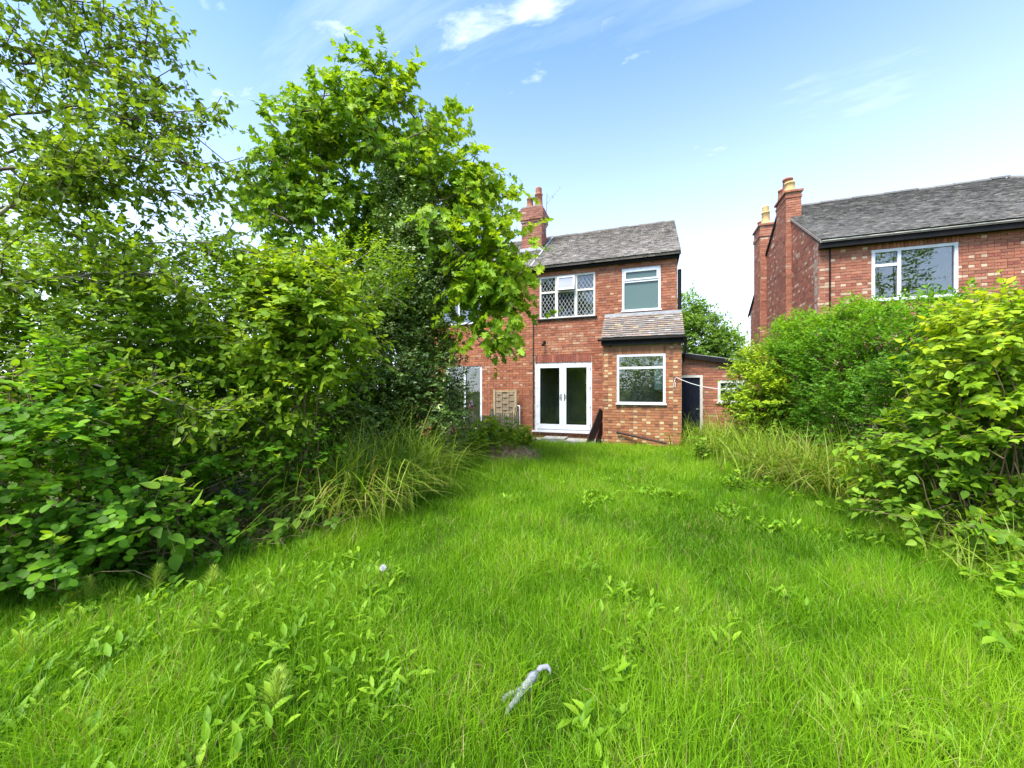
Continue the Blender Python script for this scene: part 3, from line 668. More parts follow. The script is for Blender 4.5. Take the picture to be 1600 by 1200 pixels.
# ------------------------------------------------------------------ bits and pieces at the foot of the house
for k, (x0, x1, y0, y1, zt, lb) in enumerate(((-3.05, -2.35, 11.05, 11.68, .16, 'grey paving slab lying raised below the left door'), (-2.33, -1.28, 10.9, 11.69, .12, 'broad pale paving slab below the right-hand door'), (-3.75, -3.07, 10.95, 11.66, .10, 'stained paving slab at the left end of the doorstep'))):
    m = MB(); m.box(x0, x1, y0, y1, .0, zt); tag(m.build('paving_slab', 'stone', jitter=.006), lb, 'paving slab', 'paving slabs by the french doors')
m = MB(); m.bar((-1.62, 10.92, .02), (-1.285, 11.3, 1.0), .30, .03, (.9, -.35, .2)); tag(m.build('leaning_board', 'plank'), 'dark brown board leaning against the extension corner', 'board')
m = MB(); m.bar((-1.42, 11.25, .02), (-1.30, 11.55, .62), .22, .025, (.9, -.35, .2)); tag(m.build('leaning_board', 'plank'), 'shorter dark board tucked behind the leaning board', 'board')
m = MB(); m.tube([(-.86, EY - .06, .42), (-.2, EY - .12, .30), (.42, EY - .22, .19)], .03, 8); tag(m.build('fallen_pipe', 'plank'), 'dark pipe lying aslant along the foot of the extension', 'pipe')
m = MB(); m.lathe((-1.33, 10.86, .02), [(.001, 0), (.075, 0), (.085, .15), (.09, .15), (.09, .165), (.075, .165), (.07, .02)], 14); tag(m.build('plant_pot', 'black', smooth=False), 'small black plant pot beside the leaning board', 'pot')

# low picket fence on the left boundary
fc = thing('picket_fence', 'weathered low picket fence running from the house along the left boundary', 'fence', (-4.0, 10.2, 0))
pA, pB = np.array((-3.92, 11.45)), np.array((-4.55, 7.6)); nP = 34
for k in range(nP):
    t = k / (nP - 1); p = pA + (pB - pA) * t; d = (pB - pA) / np.linalg.norm(pB - pA); h = .93 + RNG.normal(0, .03); w = .075
    lean = RNG.normal(0, .02) + (.10 if t > .55 else 0); nrm = np.array((-d[1], d[0])) * .018
    def q(u, z): b = p + d * (u + lean * z); return (b[0], b[1], z)
    m = MB(); m.prism([q(-w / 2, .05), q(w / 2, .05), q(w / 2, h - .06), q(0, h), q(-w / 2, h - .06)], (nrm[0], nrm[1], 0)); m.build('picket', 'wood' if k % 3 else 'wood_grey', fc)
for z in (.28, .72): MB().bar((pA[0] - .02, pA[1], z), (pB[0] - .02, pB[1], z), .03, .07).build('rail', 'wood_grey', fc)
for t in (0.02, .36, .62, .97):
    p = pA + (pB - pA) * t; MB().box(p[0] - .10, p[0] - .02, p[1] - .04, p[1] + .04, 0, 1.06).build('post', 'wood', fc)
wp = thing('woven_fence_panel', 'narrow woven wooden fence panel between posts against the house wall', 'fence panel', (-4.3, 11.6, 0))
for x in (-4.73, -4.0): MB().box(x - .035, x + .035, 11.50, 11.57, 0, 1.62).build('post', 'wood', wp)
MB().box(-4.695, -4.035, 11.515, 11.555, 1.53, 1.58).build('top_rail', 'wood', wp)
for k in range(14):
    z = .15 + k * .10; pts = [(-4.69 + .655 * i / 8, 11.535 + .016 * math.sin(i / 8 * 3 * math.pi + k * math.pi), z) for i in range(9)]
    m = MB()
    for i in range(8):
        a, b = pts[i], pts[i + 1]; m.hexa([(a[0], a[1] - .003, z), (b[0], b[1] - .003, z), (b[0], b[1] + .003, z), (a[0], a[1] + .003, z), (a[0], a[1] - .003, z + .088), (b[0], b[1] - .003, z + .088), (b[0], b[1] + .003, z + .088), (a[0], a[1] + .003, z + .088)])
    m.build('slat', 'wood_grey', wp)
for x in (-4.48, -4.25): MB().box(x - .012, x + .012, 11.50, 11.514, .15, 1.53).build('batten', 'wood', wp)
MB().tube([(-3.86, 11.5, .05), (-3.86, 11.5, 1.05), (-3.88, 11.52, 1.09), (-3.95, 11.55, 1.09)], .018, 8).build('bent_pipe', 'rope', None).name = 'standpipe'
tag(bpy.data.objects['standpipe'], 'pale bent standpipe at the end of the picket fence', 'pipe')
p = pA + (pB - pA) * .62
gn = thing('garden_ornament', 'pink pointed garden ornament standing on a fence post', 'ornament', (p[0] - .06, p[1], 1.06))
MB().lathe((p[0] - .06, p[1], 1.06), [(.001, 0), (.055, 0), (.075, .05), (.07, .09), (.055, .12)], 14).build('body', 'pink', gn, True)
MB().lathe((p[0] - .06, p[1], 1.18), [(.057, 0), (.052, .05), (.03, .12), (.012, .17), (.001, .18)], 14).build('hat', plain('pale_pink', (.80, .36, .40), .5, .3, .2, 9), gn, True)

# ================================================================== planting
def unit(v): return v / (np.linalg.norm(v, axis=-1, keepdims=True) + 1e-9)
def rand_unit(n): return unit(RNG.normal(size=(n, 3)))
def vnoise(x, y, scale, seed=0):
    r = np.random.default_rng(seed); G = r.random((64, 64)); x = x / scale + 17.3; y = y / scale + 9.1
    xi, yi = np.floor(x).astype(int), np.floor(y).astype(int); fx, fy = x - xi, y - yi; fx = fx * fx * (3 - 2 * fx); fy = fy * fy * (3 - 2 * fy)
    g = lambda a, b: G[a % 64, b % 64]
    return (g(xi, yi) * (1 - fx) + g(xi + 1, yi) * fx) * (1 - fy) + (g(xi, yi + 1) * (1 - fx) + g(xi + 1, yi + 1) * fx) * fy
# leaf outlines: x along the leaf, y across, z = fold and curl
def tmpl(half, fold=.18, curl=-.12):
    """half: (x, y) outline from base to tip on one side"""
    h = np.array(half); n = len(h); V = [(0, 0, 0)] + [(x, y, y * fold + curl * x * x) for x, y in h] + [(1, 0, curl)] + [(x, -y, y * fold + curl * x * x) for x, y in h]
    tip = n + 1; tri = []
    A = [0] + list(range(1, n + 1)) + [tip]; Bk = [0] + list(range(n + 2, 2 * n + 2)) + [tip]
    if n == 2: return np.array(V), [np.array([(0, 3, 2, 1), (0, 4, 5, 3)])]
    if n == 1: return np.array(V), [np.array([(0, 2, 1), (0, 3, 2)])]
    mid = len(V); V.append((.5, 0, curl * .25 - .02))
    for k in range(len(A) - 1): tri += [(mid, A[k + 1], A[k]), (mid, Bk[k], Bk[k + 1])]
    return np.array(V), [np.array(tri)]
LF = dict(
    small=tmpl([(.45, .27)], .3, -.1), oval=tmpl([(.28, .27), (.68, .23)], .2, -.15), round=tmpl([(.07, .22), (.26, .38), (.52, .42), (.78, .33), (.94, .15)], .12, -.12),
    ovate=tmpl([(.08, .20), (.25, .32), (.50, .30), (.78, .14)], .15, -.22), narrow=tmpl([(.3, .13), (.7, .10)], .25, -.2),
    haw=tmpl([(.25, .16), (.50, .36), (.62, .18), (.85, .20)], .15, -.1),
    maple=tmpl([(-.10, .16), (.06, .44), (.22, .26), (.52, .60), (.50, .22), (.74, .26)], .10, -.16),
    dock=tmpl([(.2, .13), (.5, .19), (.8, .11)], .25, -.35))
LEAF_CACHE = {}
def leaves(name, kind, P, D, Nn, S, C, parent, mat='leaf', single=0, ok=None):
    """one mesh of many leaves; the `single` ones that show largest are leaf objects under it"""
    TV, TP = LF[kind]; D = unit(D); Nn = Nn - D * (Nn * D).sum(1, keepdims=True); Nn = unit(Nn); Yv = np.cross(Nn, D)
    n = len(P); idx = np.array([], int)
    if single:
        d = np.maximum(depth(P), .3); px = 800 + F * lateral(P) / d; py = 610 - F * (P[:, 2] - CAM_H) / d
        sc = np.where((px > 5) & (px < 1595) & (py > 5) & (py < 1195), S / d, 0) * (1 + .25 * RNG.random(n))
        if ok is not None: sc = np.where(ok(px, py), sc, 0)
        idx = np.argsort(-sc)[:min(single, int(n * .8))]
    rest = np.setdiff1d(np.arange(n), idx)
    V = P[rest][:, None] + S[rest][:, None, None] * (TV[None, :, 0:1] * D[rest][:, None] + TV[None, :, 1:2] * Yv[rest][:, None] + TV[None, :, 2:3] * Nn[rest][:, None])
    k = len(TV); off = (np.arange(len(rest)) * k)[:, None, None]
    polys = [(p[None] + off).reshape(-1, p.shape[1]) for p in TP]
    o = mesh_obj(name, np_mesh(name, V.reshape(-1, 3), polys, np.repeat(C[rest], k, 0), True), mat, parent, 'stuff')
    if len(idx):
        key = (kind, mat)
        if key not in LEAF_CACHE:
            me = np_mesh('leaf', TV, TP, None, True); me.materials.append(MAT[mat]); LEAF_CACHE[key] = me
        for i in idx:
            q = bpy.data.objects.new('leaf', LEAF_CACHE[key]); q.color = (*C[i], 1); COL.objects.link(q); q.parent = o
            R = np.c_[D[i] * S[i], Yv[i] * S[i], Nn[i] * S[i], P[i]]
            q.matrix_basis = Matrix([list(map(float, r)) for r in R] + [[0, 0, 0, 1]])
    return o
def colours(n, pal, jit=.15, w=None):
    pal = np.array(pal, float); t = RNG.random(n) if w is None else np.clip(w + RNG.normal(0, .16, n), 0, 1)
    x = t * (len(pal) - 1); i = np.minimum(x.astype(int), len(pal) - 2); f = (x - i)[:, None]
    return (pal[i] * (1 - f) + pal[i + 1] * f) * RNG.uniform(1 - jit, 1 + jit, (n, 1))
def branches(name, lines, mat, parent, sides=5):
    m = MB()
    for pts, r0, r1 in lines: m.tube(pts, np.linspace(r0, r1, len(pts)), sides, caps=False)
    return m.build(name, mat, parent, True)
def curve(a, b, sag=0., wob=.06, n=6, lift=0.):
    a, b = np.asarray(a, float), np.asarray(b, float); t = np.linspace(0, 1, n)[:, None]; d = np.linalg.norm(b - a)
    p = a + (b - a) * t; p[:, 2] += (lift - sag) * d * (4 * t * (1 - t))[:, 0] * .5
    w = RNG.normal(0, wob * d / n, (n, 3)); w[0] = w[-1] = 0; return p + w
def ell(px, py, s, rx, ry, rd):
    """ellipsoid given by where it is seen, its distance and its half extents (picture units across, metres deep)"""
    return at(px, py, s), rx / F * s, ry / F * s, rd
def sample_ell(E, n, shell=.5):
    c, ra, rz, rd = E; v = rand_unit(n); r = (shell + (1 - shell) * RNG.random(n) ** .6)[:, None]; v = v * r
    return c + (v[:, 0:1] * ra) * np.array((CY, SY, 0)) + (v[:, 1:2] * rd) * np.array((-SY, CY, 0)) + (v[:, 2:3] * rz) * np.array((0, 0, 1)), unit(np.c_[v[:, 0] * CY * rd - v[:, 1] * SY * ra, v[:, 0] * SY * rd + v[:, 1] * CY * ra, v[:, 2] * ra])
def foliage(ells, n_tw, per, ln, size, shell=.45, droop=.15, outw=.8, upb=.4, flat=.8, clump=0, cspread=.25, spread=1.0):
    """twigs through the volumes, leaves alternating along each; returns twig lines and leaf arrays"""
    wts = np.array([e[1] * e[2] for e in ells]) ; wts = wts / wts.sum(); cnt = RNG.multinomial(n_tw, wts)
    P, O = [], []
    for e, c in zip(ells, cnt):
        if not c: continue
        if clump:
            k = max(3, c // clump); cp, co = sample_ell(e, k, shell); i = RNG.integers(0, k, c)
            p = cp[i] + RNG.normal(0, cspread, (c, 3)) * (1, 1, .6); o = co[i]
        else: p, o = sample_ell(e, c, shell)
        P.append(p); O.append(o)
    P = np.concatenate(P); O = np.concatenate(O); n = len(P)
    d = unit(O * outw + rand_unit(n) * .7 * spread + np.array((0, 0, upb))); Ln = ln * RNG.uniform(.6, 1.3, n)
    keep = P[:, 2] > .04; P, O, d, Ln = P[keep], O[keep], d[keep], Ln[keep]; n = len(P)
    t = (np.arange(per) + .6) / per; tt = np.tile(t, n); i = np.repeat(np.arange(n), per)
    lp = P[i] + d[i] * (Ln[i] * tt)[:, None]; lp[:, 2] -= droop * Ln[i] * tt ** 2
    sgn = np.where(np.arange(n * per) % 2, 1., -1.); side = unit(np.cross(d[i], np.array((0, 0, 1.)) + RNG.normal(0, .25, (n * per, 3))))
    last = (np.arange(n * per) % per) == per - 1
    ld = d[i] * .55 + side * (sgn * np.where(last, .1, .9))[:, None] + RNG.normal(0, .25, (n * per, 3)); ld[:, 2] -= droop * .7
    ln_ = np.array((0, 0, 1.)) * flat + O[i] * .8 + RNG.normal(0, .38, (n * per, 3))
    S = size * RNG.uniform(.6, 1.2, n * per)
    keep = lp[:, 2] > .02
    tw = (P, d, Ln)
    return tw, lp[keep], ld[keep], ln_[keep], S[keep], i[keep], O[i][keep]
def twig_lines(tw, every, r=.004, droop=.15):
    P, d, Ln = tw; out = []
    for k in range(0, len(P), every):
        t = np.linspace(-.35, 1, 4)[:, None]; p = P[k] + d[k] * Ln[k] * t; p[:, 2] -= droop * Ln[k] * (t[:, 0] ** 2) * np.sign(t[:, 0]); out.append((p, r, r * .4))
    return out
def shrub(name, label, cat, base, ells, n_tw, per, ln, size, kind, pal, mat='leaf', stems=10, stem_r=.018, stem_mat='twig', single=0, group=None, tonew=None, ok=None, twig_every=4, foliage_name='foliage', jit=.16, **kw):
    t = thing(name, label, cat, base, group); base = np.asarray(base, float)
    tw, P, D, Nn, S, i, O = foliage(ells, n_tw, per, ln, size, **kw)
    tone = RNG.random(len(tw[0]))[i] * .6 + .4 * np.clip((O[:, 2] + .6) / 1.6, 0, 1) if tonew is None else tonew(P, O, i, tw)  # upward-facing leaves get brighter tones, top light put into the colour
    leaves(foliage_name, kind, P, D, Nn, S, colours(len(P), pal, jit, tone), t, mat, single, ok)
    lines = []
    for k in range(stems):
        j = RNG.integers(len(tw[0])); q = tw[0][j]; b = base + np.append(RNG.normal(0, .12, 2), 0); b[2] = 0
        lines.append((curve(b, q, lift=.12, wob=.12, n=7), stem_r * RNG.uniform(.6, 1.2), .004))
    lines += twig_lines(tw, twig_every) if twig_every else []
    if lines: branches('stems', lines, stem_mat, t, 4)['kind'] = 'stuff'
    return t

# palettes (dark old leaves first, young bright ones last; tones add painted top light)
G_MAPLE = [(.09, .185, .010), (.15, .29, .014), (.23, .39, .018), (.34, .48, .026)]
G_HAW = [(.11, .205, .012), (.175, .31, .014), (.24, .40, .018), (.33, .48, .028)]
G_SNOW = [(.075, .20, .012), (.12, .28, .014), (.18, .37, .018), (.34, .50, .024)]
G_MOCK = [(.13, .24, .012), (.21, .35, .015), (.31, .45, .02), (.42, .52, .025)]
G_HOLLY = [(.07, .125, .018), (.105, .185, .024), (.15, .24, .03), (.22, .32, .045)]
G_PRIVET = [(.06, .16, .010), (.10, .24, .012), (.15, .33, .014), (.25, .44, .018)]
G_GOLD = [(.15, .28, .012), (.25, .40, .016), (.37, .50, .02), (.50, .54, .03)]
G_WEED = [(.10, .22, .012), (.15, .31, .014), (.21, .39, .018), (.30, .47, .03)]

# --- maple: the tall bright tree left of the house
mp = thing('maple_tree', 'tall bright green maple tree in front of the left half of the house', 'tree', (*at(615, 610, 8.0)[:2], 0))
ME = [ell(575, 262, 8.0, 140, 120, 1.4), ell(466, 250, 7.7, 60, 85, .8), ell(652, 222, 7.9, 60, 85, .8), ell(700, 340, 7.6, 75, 100, 1.0), ell(775, 400, 7.1, 45, 75, .6),
      ell(515, 360, 7.7, 95, 80, 1.0), ell(582, 148, 8.0, 42, 55, .6), ell(755, 490, 6.9, 48, 60, .5), ell(725, 285, 7.7, 35, 55, .5), ell(425, 300, 7.6, 42, 45, .5), ell(520, 190, 7.8, 70, 60, .7), ell(745, 345, 7.2, 45, 70, .5), ell(775, 455, 6.8, 30, 55, .4), ell(640, 440, 8.3, 110, 120, .6), ell(770, 420, 6.9, 48, 85, .6)]
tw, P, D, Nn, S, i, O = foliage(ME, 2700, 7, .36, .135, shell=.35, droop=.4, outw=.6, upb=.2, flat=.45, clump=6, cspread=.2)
tone = np.clip(.34 + .28 * O[:, 2] + .38 * RNG.random(len(tw[0]))[i] + .14 * (P[:, 0] + 5) / 2, 0, 1)  # leaves facing up painted brighter for top light; right side brighter too
leaves('crown', 'maple', P, D, Nn, S, colours(len(P), G_MAPLE, .15, tone), mp, 'leaf', 300)
def skeleton(root_pts, targets, r0, r1):
    """every target hangs on the nearest lower point already reached"""
    nodes = np.array(root_pts); out = []
    order = np.argsort(np.linalg.norm(targets - nodes.mean(0), axis=1))
    for k in order:
        q = targets[k]; cost = np.linalg.norm(nodes - q, axis=1) + 1.5 * np.maximum(0, nodes[:, 2] - q[2] + .1); f_ = nodes[np.argmin(cost)]
        if np.linalg.norm(f_ - q) < .05: continue
        c = curve(f_, q, lift=.08, wob=.1, n=5); out.append((c, r0, r1)); nodes = np.concatenate([nodes, c[2:4], q[None]])
    return out
tb = np.array((*at(615, 610, 8.0)[:2], 0)); lines = []; roots = []
for q in [(570, 340), (640, 310), (520, 390), (690, 420)]:
    c = curve(tb + np.append(RNG.normal(0, .1, 2), 0), at(*q, 7.9), wob=.1, n=9); lines.append((c, .06, .026)); roots += list(c[4:])
branches('trunk', lines + skeleton(roots, tw[0][::6], .016, .008) + twig_lines(tw, 3, .004, .35), 'bark', mp, 5)

# --- dark evergreen column in front of it
HE = [ell(632, 560, 7.3, 78, 130, .75), ell(650, 400, 7.3, 55, 110, .55), ell(630, 300, 7.4, 34, 70, .4), ell(600, 480, 7.2, 60, 80, .5), ell(684, 620, 7.2, 46, 95, .5), ell(590, 640, 6.9, 55, 90, .5)]
shrub('holly_tree', 'dark glossy small-leaved holly rising in front of the maple', 'tree', (*at(640, 610, 7.3)[:2], 0), HE, 8500, 8, .22, .066, 'small', G_HOLLY, 'holly', stems=26, stem_r=.03, stem_mat='bark', shell=.3, clump=9, cspread=.12, flat=.5, upb=.5, foliage_name='crown', twig_every=14)
# --- distant tree in the gap between the houses
shrub('distant_tree', 'round green tree seen in the gap between the two houses', 'tree', (*at(1090, 610, 24)[:2], 0), [ell(1085, 540, 24, 46, 62, 1.8), ell(1075, 490, 24, 24, 26, 1), ell(1125, 560, 24, 40, 45, 1.6)], 3600, 7, .45, .17, 'oval', [(.10, .20, .02), (.16, .29, .03), (.23, .37, .04)], stems=14, stem_r=.08, stem_mat='bark', shell=.3, clump=8, cspread=.3, foliage_name='crown', twig_every=6)

# --- left boundary, from the camera towards the house
backpal = [(.085, .16, .010), (.13, .24, .012), (.18, .31, .016)]
for k, (c, lb) in enumerate((((-6.6, 1.4, 1.3), 'dark dense hedge bush at the far left edge'), ((-6.4, 3.6, 1.4), 'dark dense hedge bush behind the left shrubs'), ((-5.9, 5.4, 1.4), 'dark dense hedge bush between the shrubs and the holly'))):
    shrub('hedge_bush', lb, 'hedge', (c[0], c[1], 0), [(np.array(c), 1.25, 1.45, 1.0)], 2300, 8, .33, .09, 'small', backpal, stems=12, group='dark hedge along the left boundary', shell=.35, clump=6, cspread=.2, twig_every=10)
shrub('hawthorn_shrub', 'broad mid green hawthorn shrub filling the left boundary', 'shrub', (*at(250, 610, 4.6)[:2], 0),
      [ell(330, 500, 4.5, 150, 105, .8), ell(150, 520, 4.1, 170, 105, .8), ell(450, 470, 5.7, 110, 50, .7), ell(370, 640, 4.5, 100, 85, .6), ell(560, 430, 6.2, 70, 45, .6), ell(40, 440, 4.3, 120, 70, .6)], 4600, 9, .26, .058, 'oval', G_HAW, stems=20, single=150, shell=.6, clump=7, cspread=.16, twig_every=6, stem_mat='stem_grey')
shrub('mock_orange_shrub', 'bright yellow-green leafy shrub in front of the holly', 'shrub', (*at(470, 610, 4.4)[:2], 0),
      [ell(500, 490, 4.5, 55, 65, .45), ell(440, 450, 4.5, 60, 40, .4), ell(528, 550, 4.5, 30, 50, .35), ell(425, 530, 4.3, 50, 55, .35), ell(465, 610, 4.3, 45, 40, .3)], 1000, 9, .30, .080, 'ovate', G_MOCK, stems=6, stem_r=.016, single=150, shell=.5, clump=5, cspread=.12, droop=.3, twig_every=4, stem_mat='twig')
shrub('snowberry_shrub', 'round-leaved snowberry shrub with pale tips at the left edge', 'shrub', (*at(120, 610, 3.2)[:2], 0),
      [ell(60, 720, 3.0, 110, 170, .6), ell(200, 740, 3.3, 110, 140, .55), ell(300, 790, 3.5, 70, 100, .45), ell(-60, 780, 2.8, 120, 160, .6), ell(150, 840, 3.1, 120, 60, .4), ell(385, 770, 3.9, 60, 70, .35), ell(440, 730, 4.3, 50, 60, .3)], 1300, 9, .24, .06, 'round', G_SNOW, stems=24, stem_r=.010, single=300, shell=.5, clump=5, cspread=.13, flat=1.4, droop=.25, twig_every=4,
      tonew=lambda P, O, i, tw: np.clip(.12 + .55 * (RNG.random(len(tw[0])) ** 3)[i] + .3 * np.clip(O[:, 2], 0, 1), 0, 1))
shrub('dogwood_sapling', 'low sapling with big pale ovate leaves at the lawn edge', 'shrub', (*at(430, 610, 3.9)[:2], 0),
      [ell(420, 830, 3.85, 75, 40, .25), ell(500, 820, 4.1, 40, 35, .2), ell(365, 800, 3.7, 30, 30, .2)], 34, 6, .28, .12, 'ovate', [(.10, .22, .02), (.17, .33, .03), (.26, .42, .05)], stems=14, stem_r=.008, single=200, shell=.4, upb=.9, droop=.35, twig_every=1)
shrub('dogwood_sapling', 'single upright shoot with large leaves before the snowberry', 'shrub', (*at(262, 610, 3.25)[:2], 0),
      [ell(255, 800, 3.0, 28, 30, .12)], 8, 5, .26, .12, 'ovate', [(.10, .22, .02), (.17, .33, .03), (.26, .42, .05)], stems=4, stem_r=.008, single=40, shell=.2, upb=.9, droop=.4, twig_every=1)

# --- hawthorn tree: long horizontal limbs reaching in from the left
ht = thing('hawthorn_tree', 'old hawthorn tree reaching long drooping branches in from the left', 'tree', (*at(-260, 610, 3.3)[:2], 0))
tr0 = np.array((*at(-260, 610, 3.3)[:2], 0)); top = tr0 + (0.1, .2, 3.2); top2 = tr0 + (0, .3, 5.4)
lines = [(curve(tr0, top, wob=.1, n=8), .13, .09), (curve(top, top2, wob=.1, n=6), .09, .03)]
limbs = [((0, 265), (300, 255), 3.9), ((0, 335), (150, 270), 3.6), ((-40, 385), (500, 405), 4.1), ((-60, 180), (270, 175), 4.1), ((-80, 60), (230, 120), 4.2), ((-80, -80), (190, 30), 4.3), ((-60, 590), (360, 640), 3.2), ((-50, 440), (280, 430), 3.5), ((-60, 330), (330, 300), 4.2), ((-60, 120), (240, 70), 4.4), ((-60, 250), (320, 215), 4.5)]
LP, LD = [], []; pale = []
for (a, b, s) in limbs:
    A_ = at(*a, s - .15); B_ = at(*b, s + .15); st = top if a[1] > 100 else top2
    if a[1] > 500: st = tr0 + (0, .1, 1.5)
    c1 = curve(st, A_, wob=.1, n=5); c2 = curve(A_, B_, sag=.02, wob=.16, n=10, lift=.06)
    (pale if a[1] > 300 else lines).append((c2, .016, .004)); lines.append((c1, .028, .018))
    nsub = 20
    for k in range(nsub):
        t = .02 + .98 * (k + RNG.random() * .6) / nsub; x = t * 9; j = min(int(x), 8); q = c2[j] + (c2[j + 1] - c2[j]) * (x - j)
        dd = unit((B_ - A_) / np.linalg.norm(B_ - A_) * .9 + RNG.normal(0, .55, 3) + (0, 0, .10 if k % 2 else -.25)); ln_ = RNG.uniform(.35, .75) * (1 if a[1] < 500 else .45)
        e = q + dd * ln_; sb = curve(q, e, sag=.12, wob=.2, n=5); lines.append((sb, .007, .003))
        for w in np.linspace(.1, 1, 5):
            x2 = w * 4; j2 = min(int(x2), 3); LP.append(sb[j2] + (sb[j2 + 1] - sb[j2]) * (x2 - j2)); LD.append(dd)
LP, LD = np.array(LP), np.array(LD); n = len(LP); per = 13
d2 = unit(LD * .7 + rand_unit(n) * .8 + np.array((0, 0, -.25))); Ln = RNG.uniform(.14, .34, n); tt = np.tile((np.arange(per) + .5) / per, n); i = np.repeat(np.arange(n), per)
P = LP[i] + d2[i] * (Ln[i] * tt)[:, None] + RNG.normal(0, .018, (n * per, 3)); P[:, 2] -= .25 * Ln[i] * tt ** 2
leaves('crown', 'oval', P, d2[i] * .5 + rand_unit(n * per) * .9, np.array((0, 0, .8)) + RNG.normal(0, .55, (n * per, 3)), .070 * RNG.uniform(.6, 1.25, n * per), colours(n * per, [(.085, .15, .012), (.135, .23, .014), (.19, .31, .02), (.27, .39, .03)], .15, RNG.random(n)[i]), ht, 'leaf', 200)
branches('trunk', lines + [((np.array([LP[k], LP[k] + d2[k] * Ln[k] * .6 + (0, 0, -.02), LP[k] + d2[k] * Ln[k] + (0, 0, -.06)])), .003, .0015) for k in range(0, n, 2)], 'bark', ht, 5)
branches('limb', pale, 'stem_grey', ht, 6)

# --- sedges: arching blades from a common foot
def blades(name, bases, heights, leanv, width, C, parent, seg=3, arch=.6, mat='grass', kind='stuff', face=None):
    n = len(bases); t = np.linspace(0, 1, seg + 1); wd = np.array([1, .95, .75, .5, .3, .18, .1])[:seg + 1] if seg > 3 else (np.array([.8, 1, .65, 0]) if seg == 3 else np.array([.9, .8, 0]))
    wd = wd.copy(); wd[-1] = 0
    az = RNG.uniform(0, 2 * math.pi, n) if face is None else face; sd = np.c_[np.cos(az), np.sin(az), 0 * az]
    cen = bases[:, None] + np.array((0, 0, 1.))[None, None] * (heights[:, None] * (t - arch * (np.linalg.norm(leanv, axis=1)[:, None]) * t ** 2.4))[..., None] + leanv[:, None] * (heights[:, None] * t ** 1.7)[..., None]
    w = (width[:, None] * wd[None])[..., None] * sd[:, None] * .5
    Lf, Rt = cen - w, cen + w; V = np.concatenate([Lf[:, :-1], Rt[:, :-1], cen[:, -1:]], 1); k = 2 * seg + 1
    q = np.array([(a, seg + a, seg + a + 1, a + 1) for a in range(seg - 1)]); tr = np.array([(seg - 1, 2 * seg - 1, 2 * seg)])
    off = (np.arange(n) * k)[:, None, None]
    me = np_mesh(name, V.reshape(-1, 3), [(q[None] + off).reshape(-1, 4), (tr[None] + off).reshape(-1, 3)], np.repeat(C, k, 0), True)
    return mesh_obj(name, me, mat, parent, kind)
def sedge(label, px, s, n, h, pal, spread=.22, group='sedge clumps along the lawn edges', lean=.95):
    n = int(n * 1.35); h *= 1.25; wd = .029 if s > 4 else .019
    b = np.array((*at(px, 610, s)[:2], 0)); t = thing('sedge_clump', label, 'sedge', b, group)
    bs = b + np.c_[RNG.normal(0, spread, (n, 2)), np.zeros(n)]; az = RNG.uniform(0, 2 * math.pi, n); m = lean * RNG.uniform(.25, 1.15, n)
    lv = np.c_[np.cos(az) * m, np.sin(az) * m, 0 * az]
    blades('blades', bs, h * RNG.uniform(.6, 1.15, n), lv, wd * RNG.uniform(.6, 1.2, n), colours(n, pal, .25), t, 6, .74, face=az + math.pi / 2 + RNG.normal(0, .5, n))
S_GREEN = [(.13, .24, .015), (.20, .33, .02), (.29, .42, .035), (.40, .45, .09)]
S_DRY = [(.13, .26, .015), (.22, .36, .025), (.30, .38, .05), (.44, .36, .14)]
sedge('tall arching sedge clump below the bright left shrub', 548, 4.9, 300, 1.25, S_GREEN); sedge('brown-streaked sedge clump at the left lawn edge', 575, 4.75, 260, 1.05, S_DRY)
sedge('tall green sedge clump beside the holly', 622, 5.6, 330, 1.35, S_GREEN, .26); sedge('dry sedge clump under the left shrubs', 500, 4.5, 240, .9, S_DRY); sedge('small sedge clump at the foot of the holly', 650, 6.6, 200, 1.1, S_GREEN)
sedge('dark green sedge clump by the outhouse door', 1105, 10.2, 240, 1.1, S_GREEN, .35); sedge('feathery green sedge clump in front of the pale shrub', 1150, 8.6, 330, 1.15, S_GREEN, .3)
sedge('green sedge clump before the left end of the privet hedge', 1195, 7.3, 330, 1.05, S_GREEN, .28); sedge('straw-brown sedge clump flopping onto the lawn', 1232, 6.3, 380, 1.0, S_DRY, .26, lean=.95)
sedge('broad tawny sedge clump before the privet hedge', 1290, 5.7, 420, 1.0, S_DRY, .28, lean=.95); sedge('sedge clump with tall green blades before the privet hedge', 1335, 5.4, 300, 1.1, S_GREEN, .22)
sedge('green sedge clump beside the golden shrub', 1390, 5.0, 280, 1.0, S_GREEN, .2); sedge('sedge clump with long blades at the right edge', 1560, 3.5, 240, .9, S_GREEN, .2); sedge('straw-streaked sedge clump at the right edge of the lawn', 1600, 3.0, 200, .6, S_GREEN, .2)

# --- right boundary
pv = [(np.array((3.5, 6.0, 1.35)), .75, 1.36, .8), (np.array((3.45, 7.1, 1.42)), .8, 1.42, .8), (np.array((3.35, 8.3, 1.52)), .8, 1.52, .8), (np.array((3.1, 9.5, 1.6)), .75, 1.58, .8), (np.array((2.8, 10.4, 1.6)), .6, 1.5, .7), (np.array((3.9, 5.3, 1.15)), .6, 1.3, .7)]
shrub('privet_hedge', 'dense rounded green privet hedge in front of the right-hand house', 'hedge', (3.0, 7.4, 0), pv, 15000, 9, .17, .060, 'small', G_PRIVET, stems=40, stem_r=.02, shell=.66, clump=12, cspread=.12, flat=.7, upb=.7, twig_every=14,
      tonew=lambda P, O, i, tw: np.clip(.18 + .35 * RNG.random(len(tw[0]))[i] + .55 * np.clip(P[:, 2] - 2.15, 0, .8), 0, 1))  # hedge top painted brighter, light from above put into leaf colour
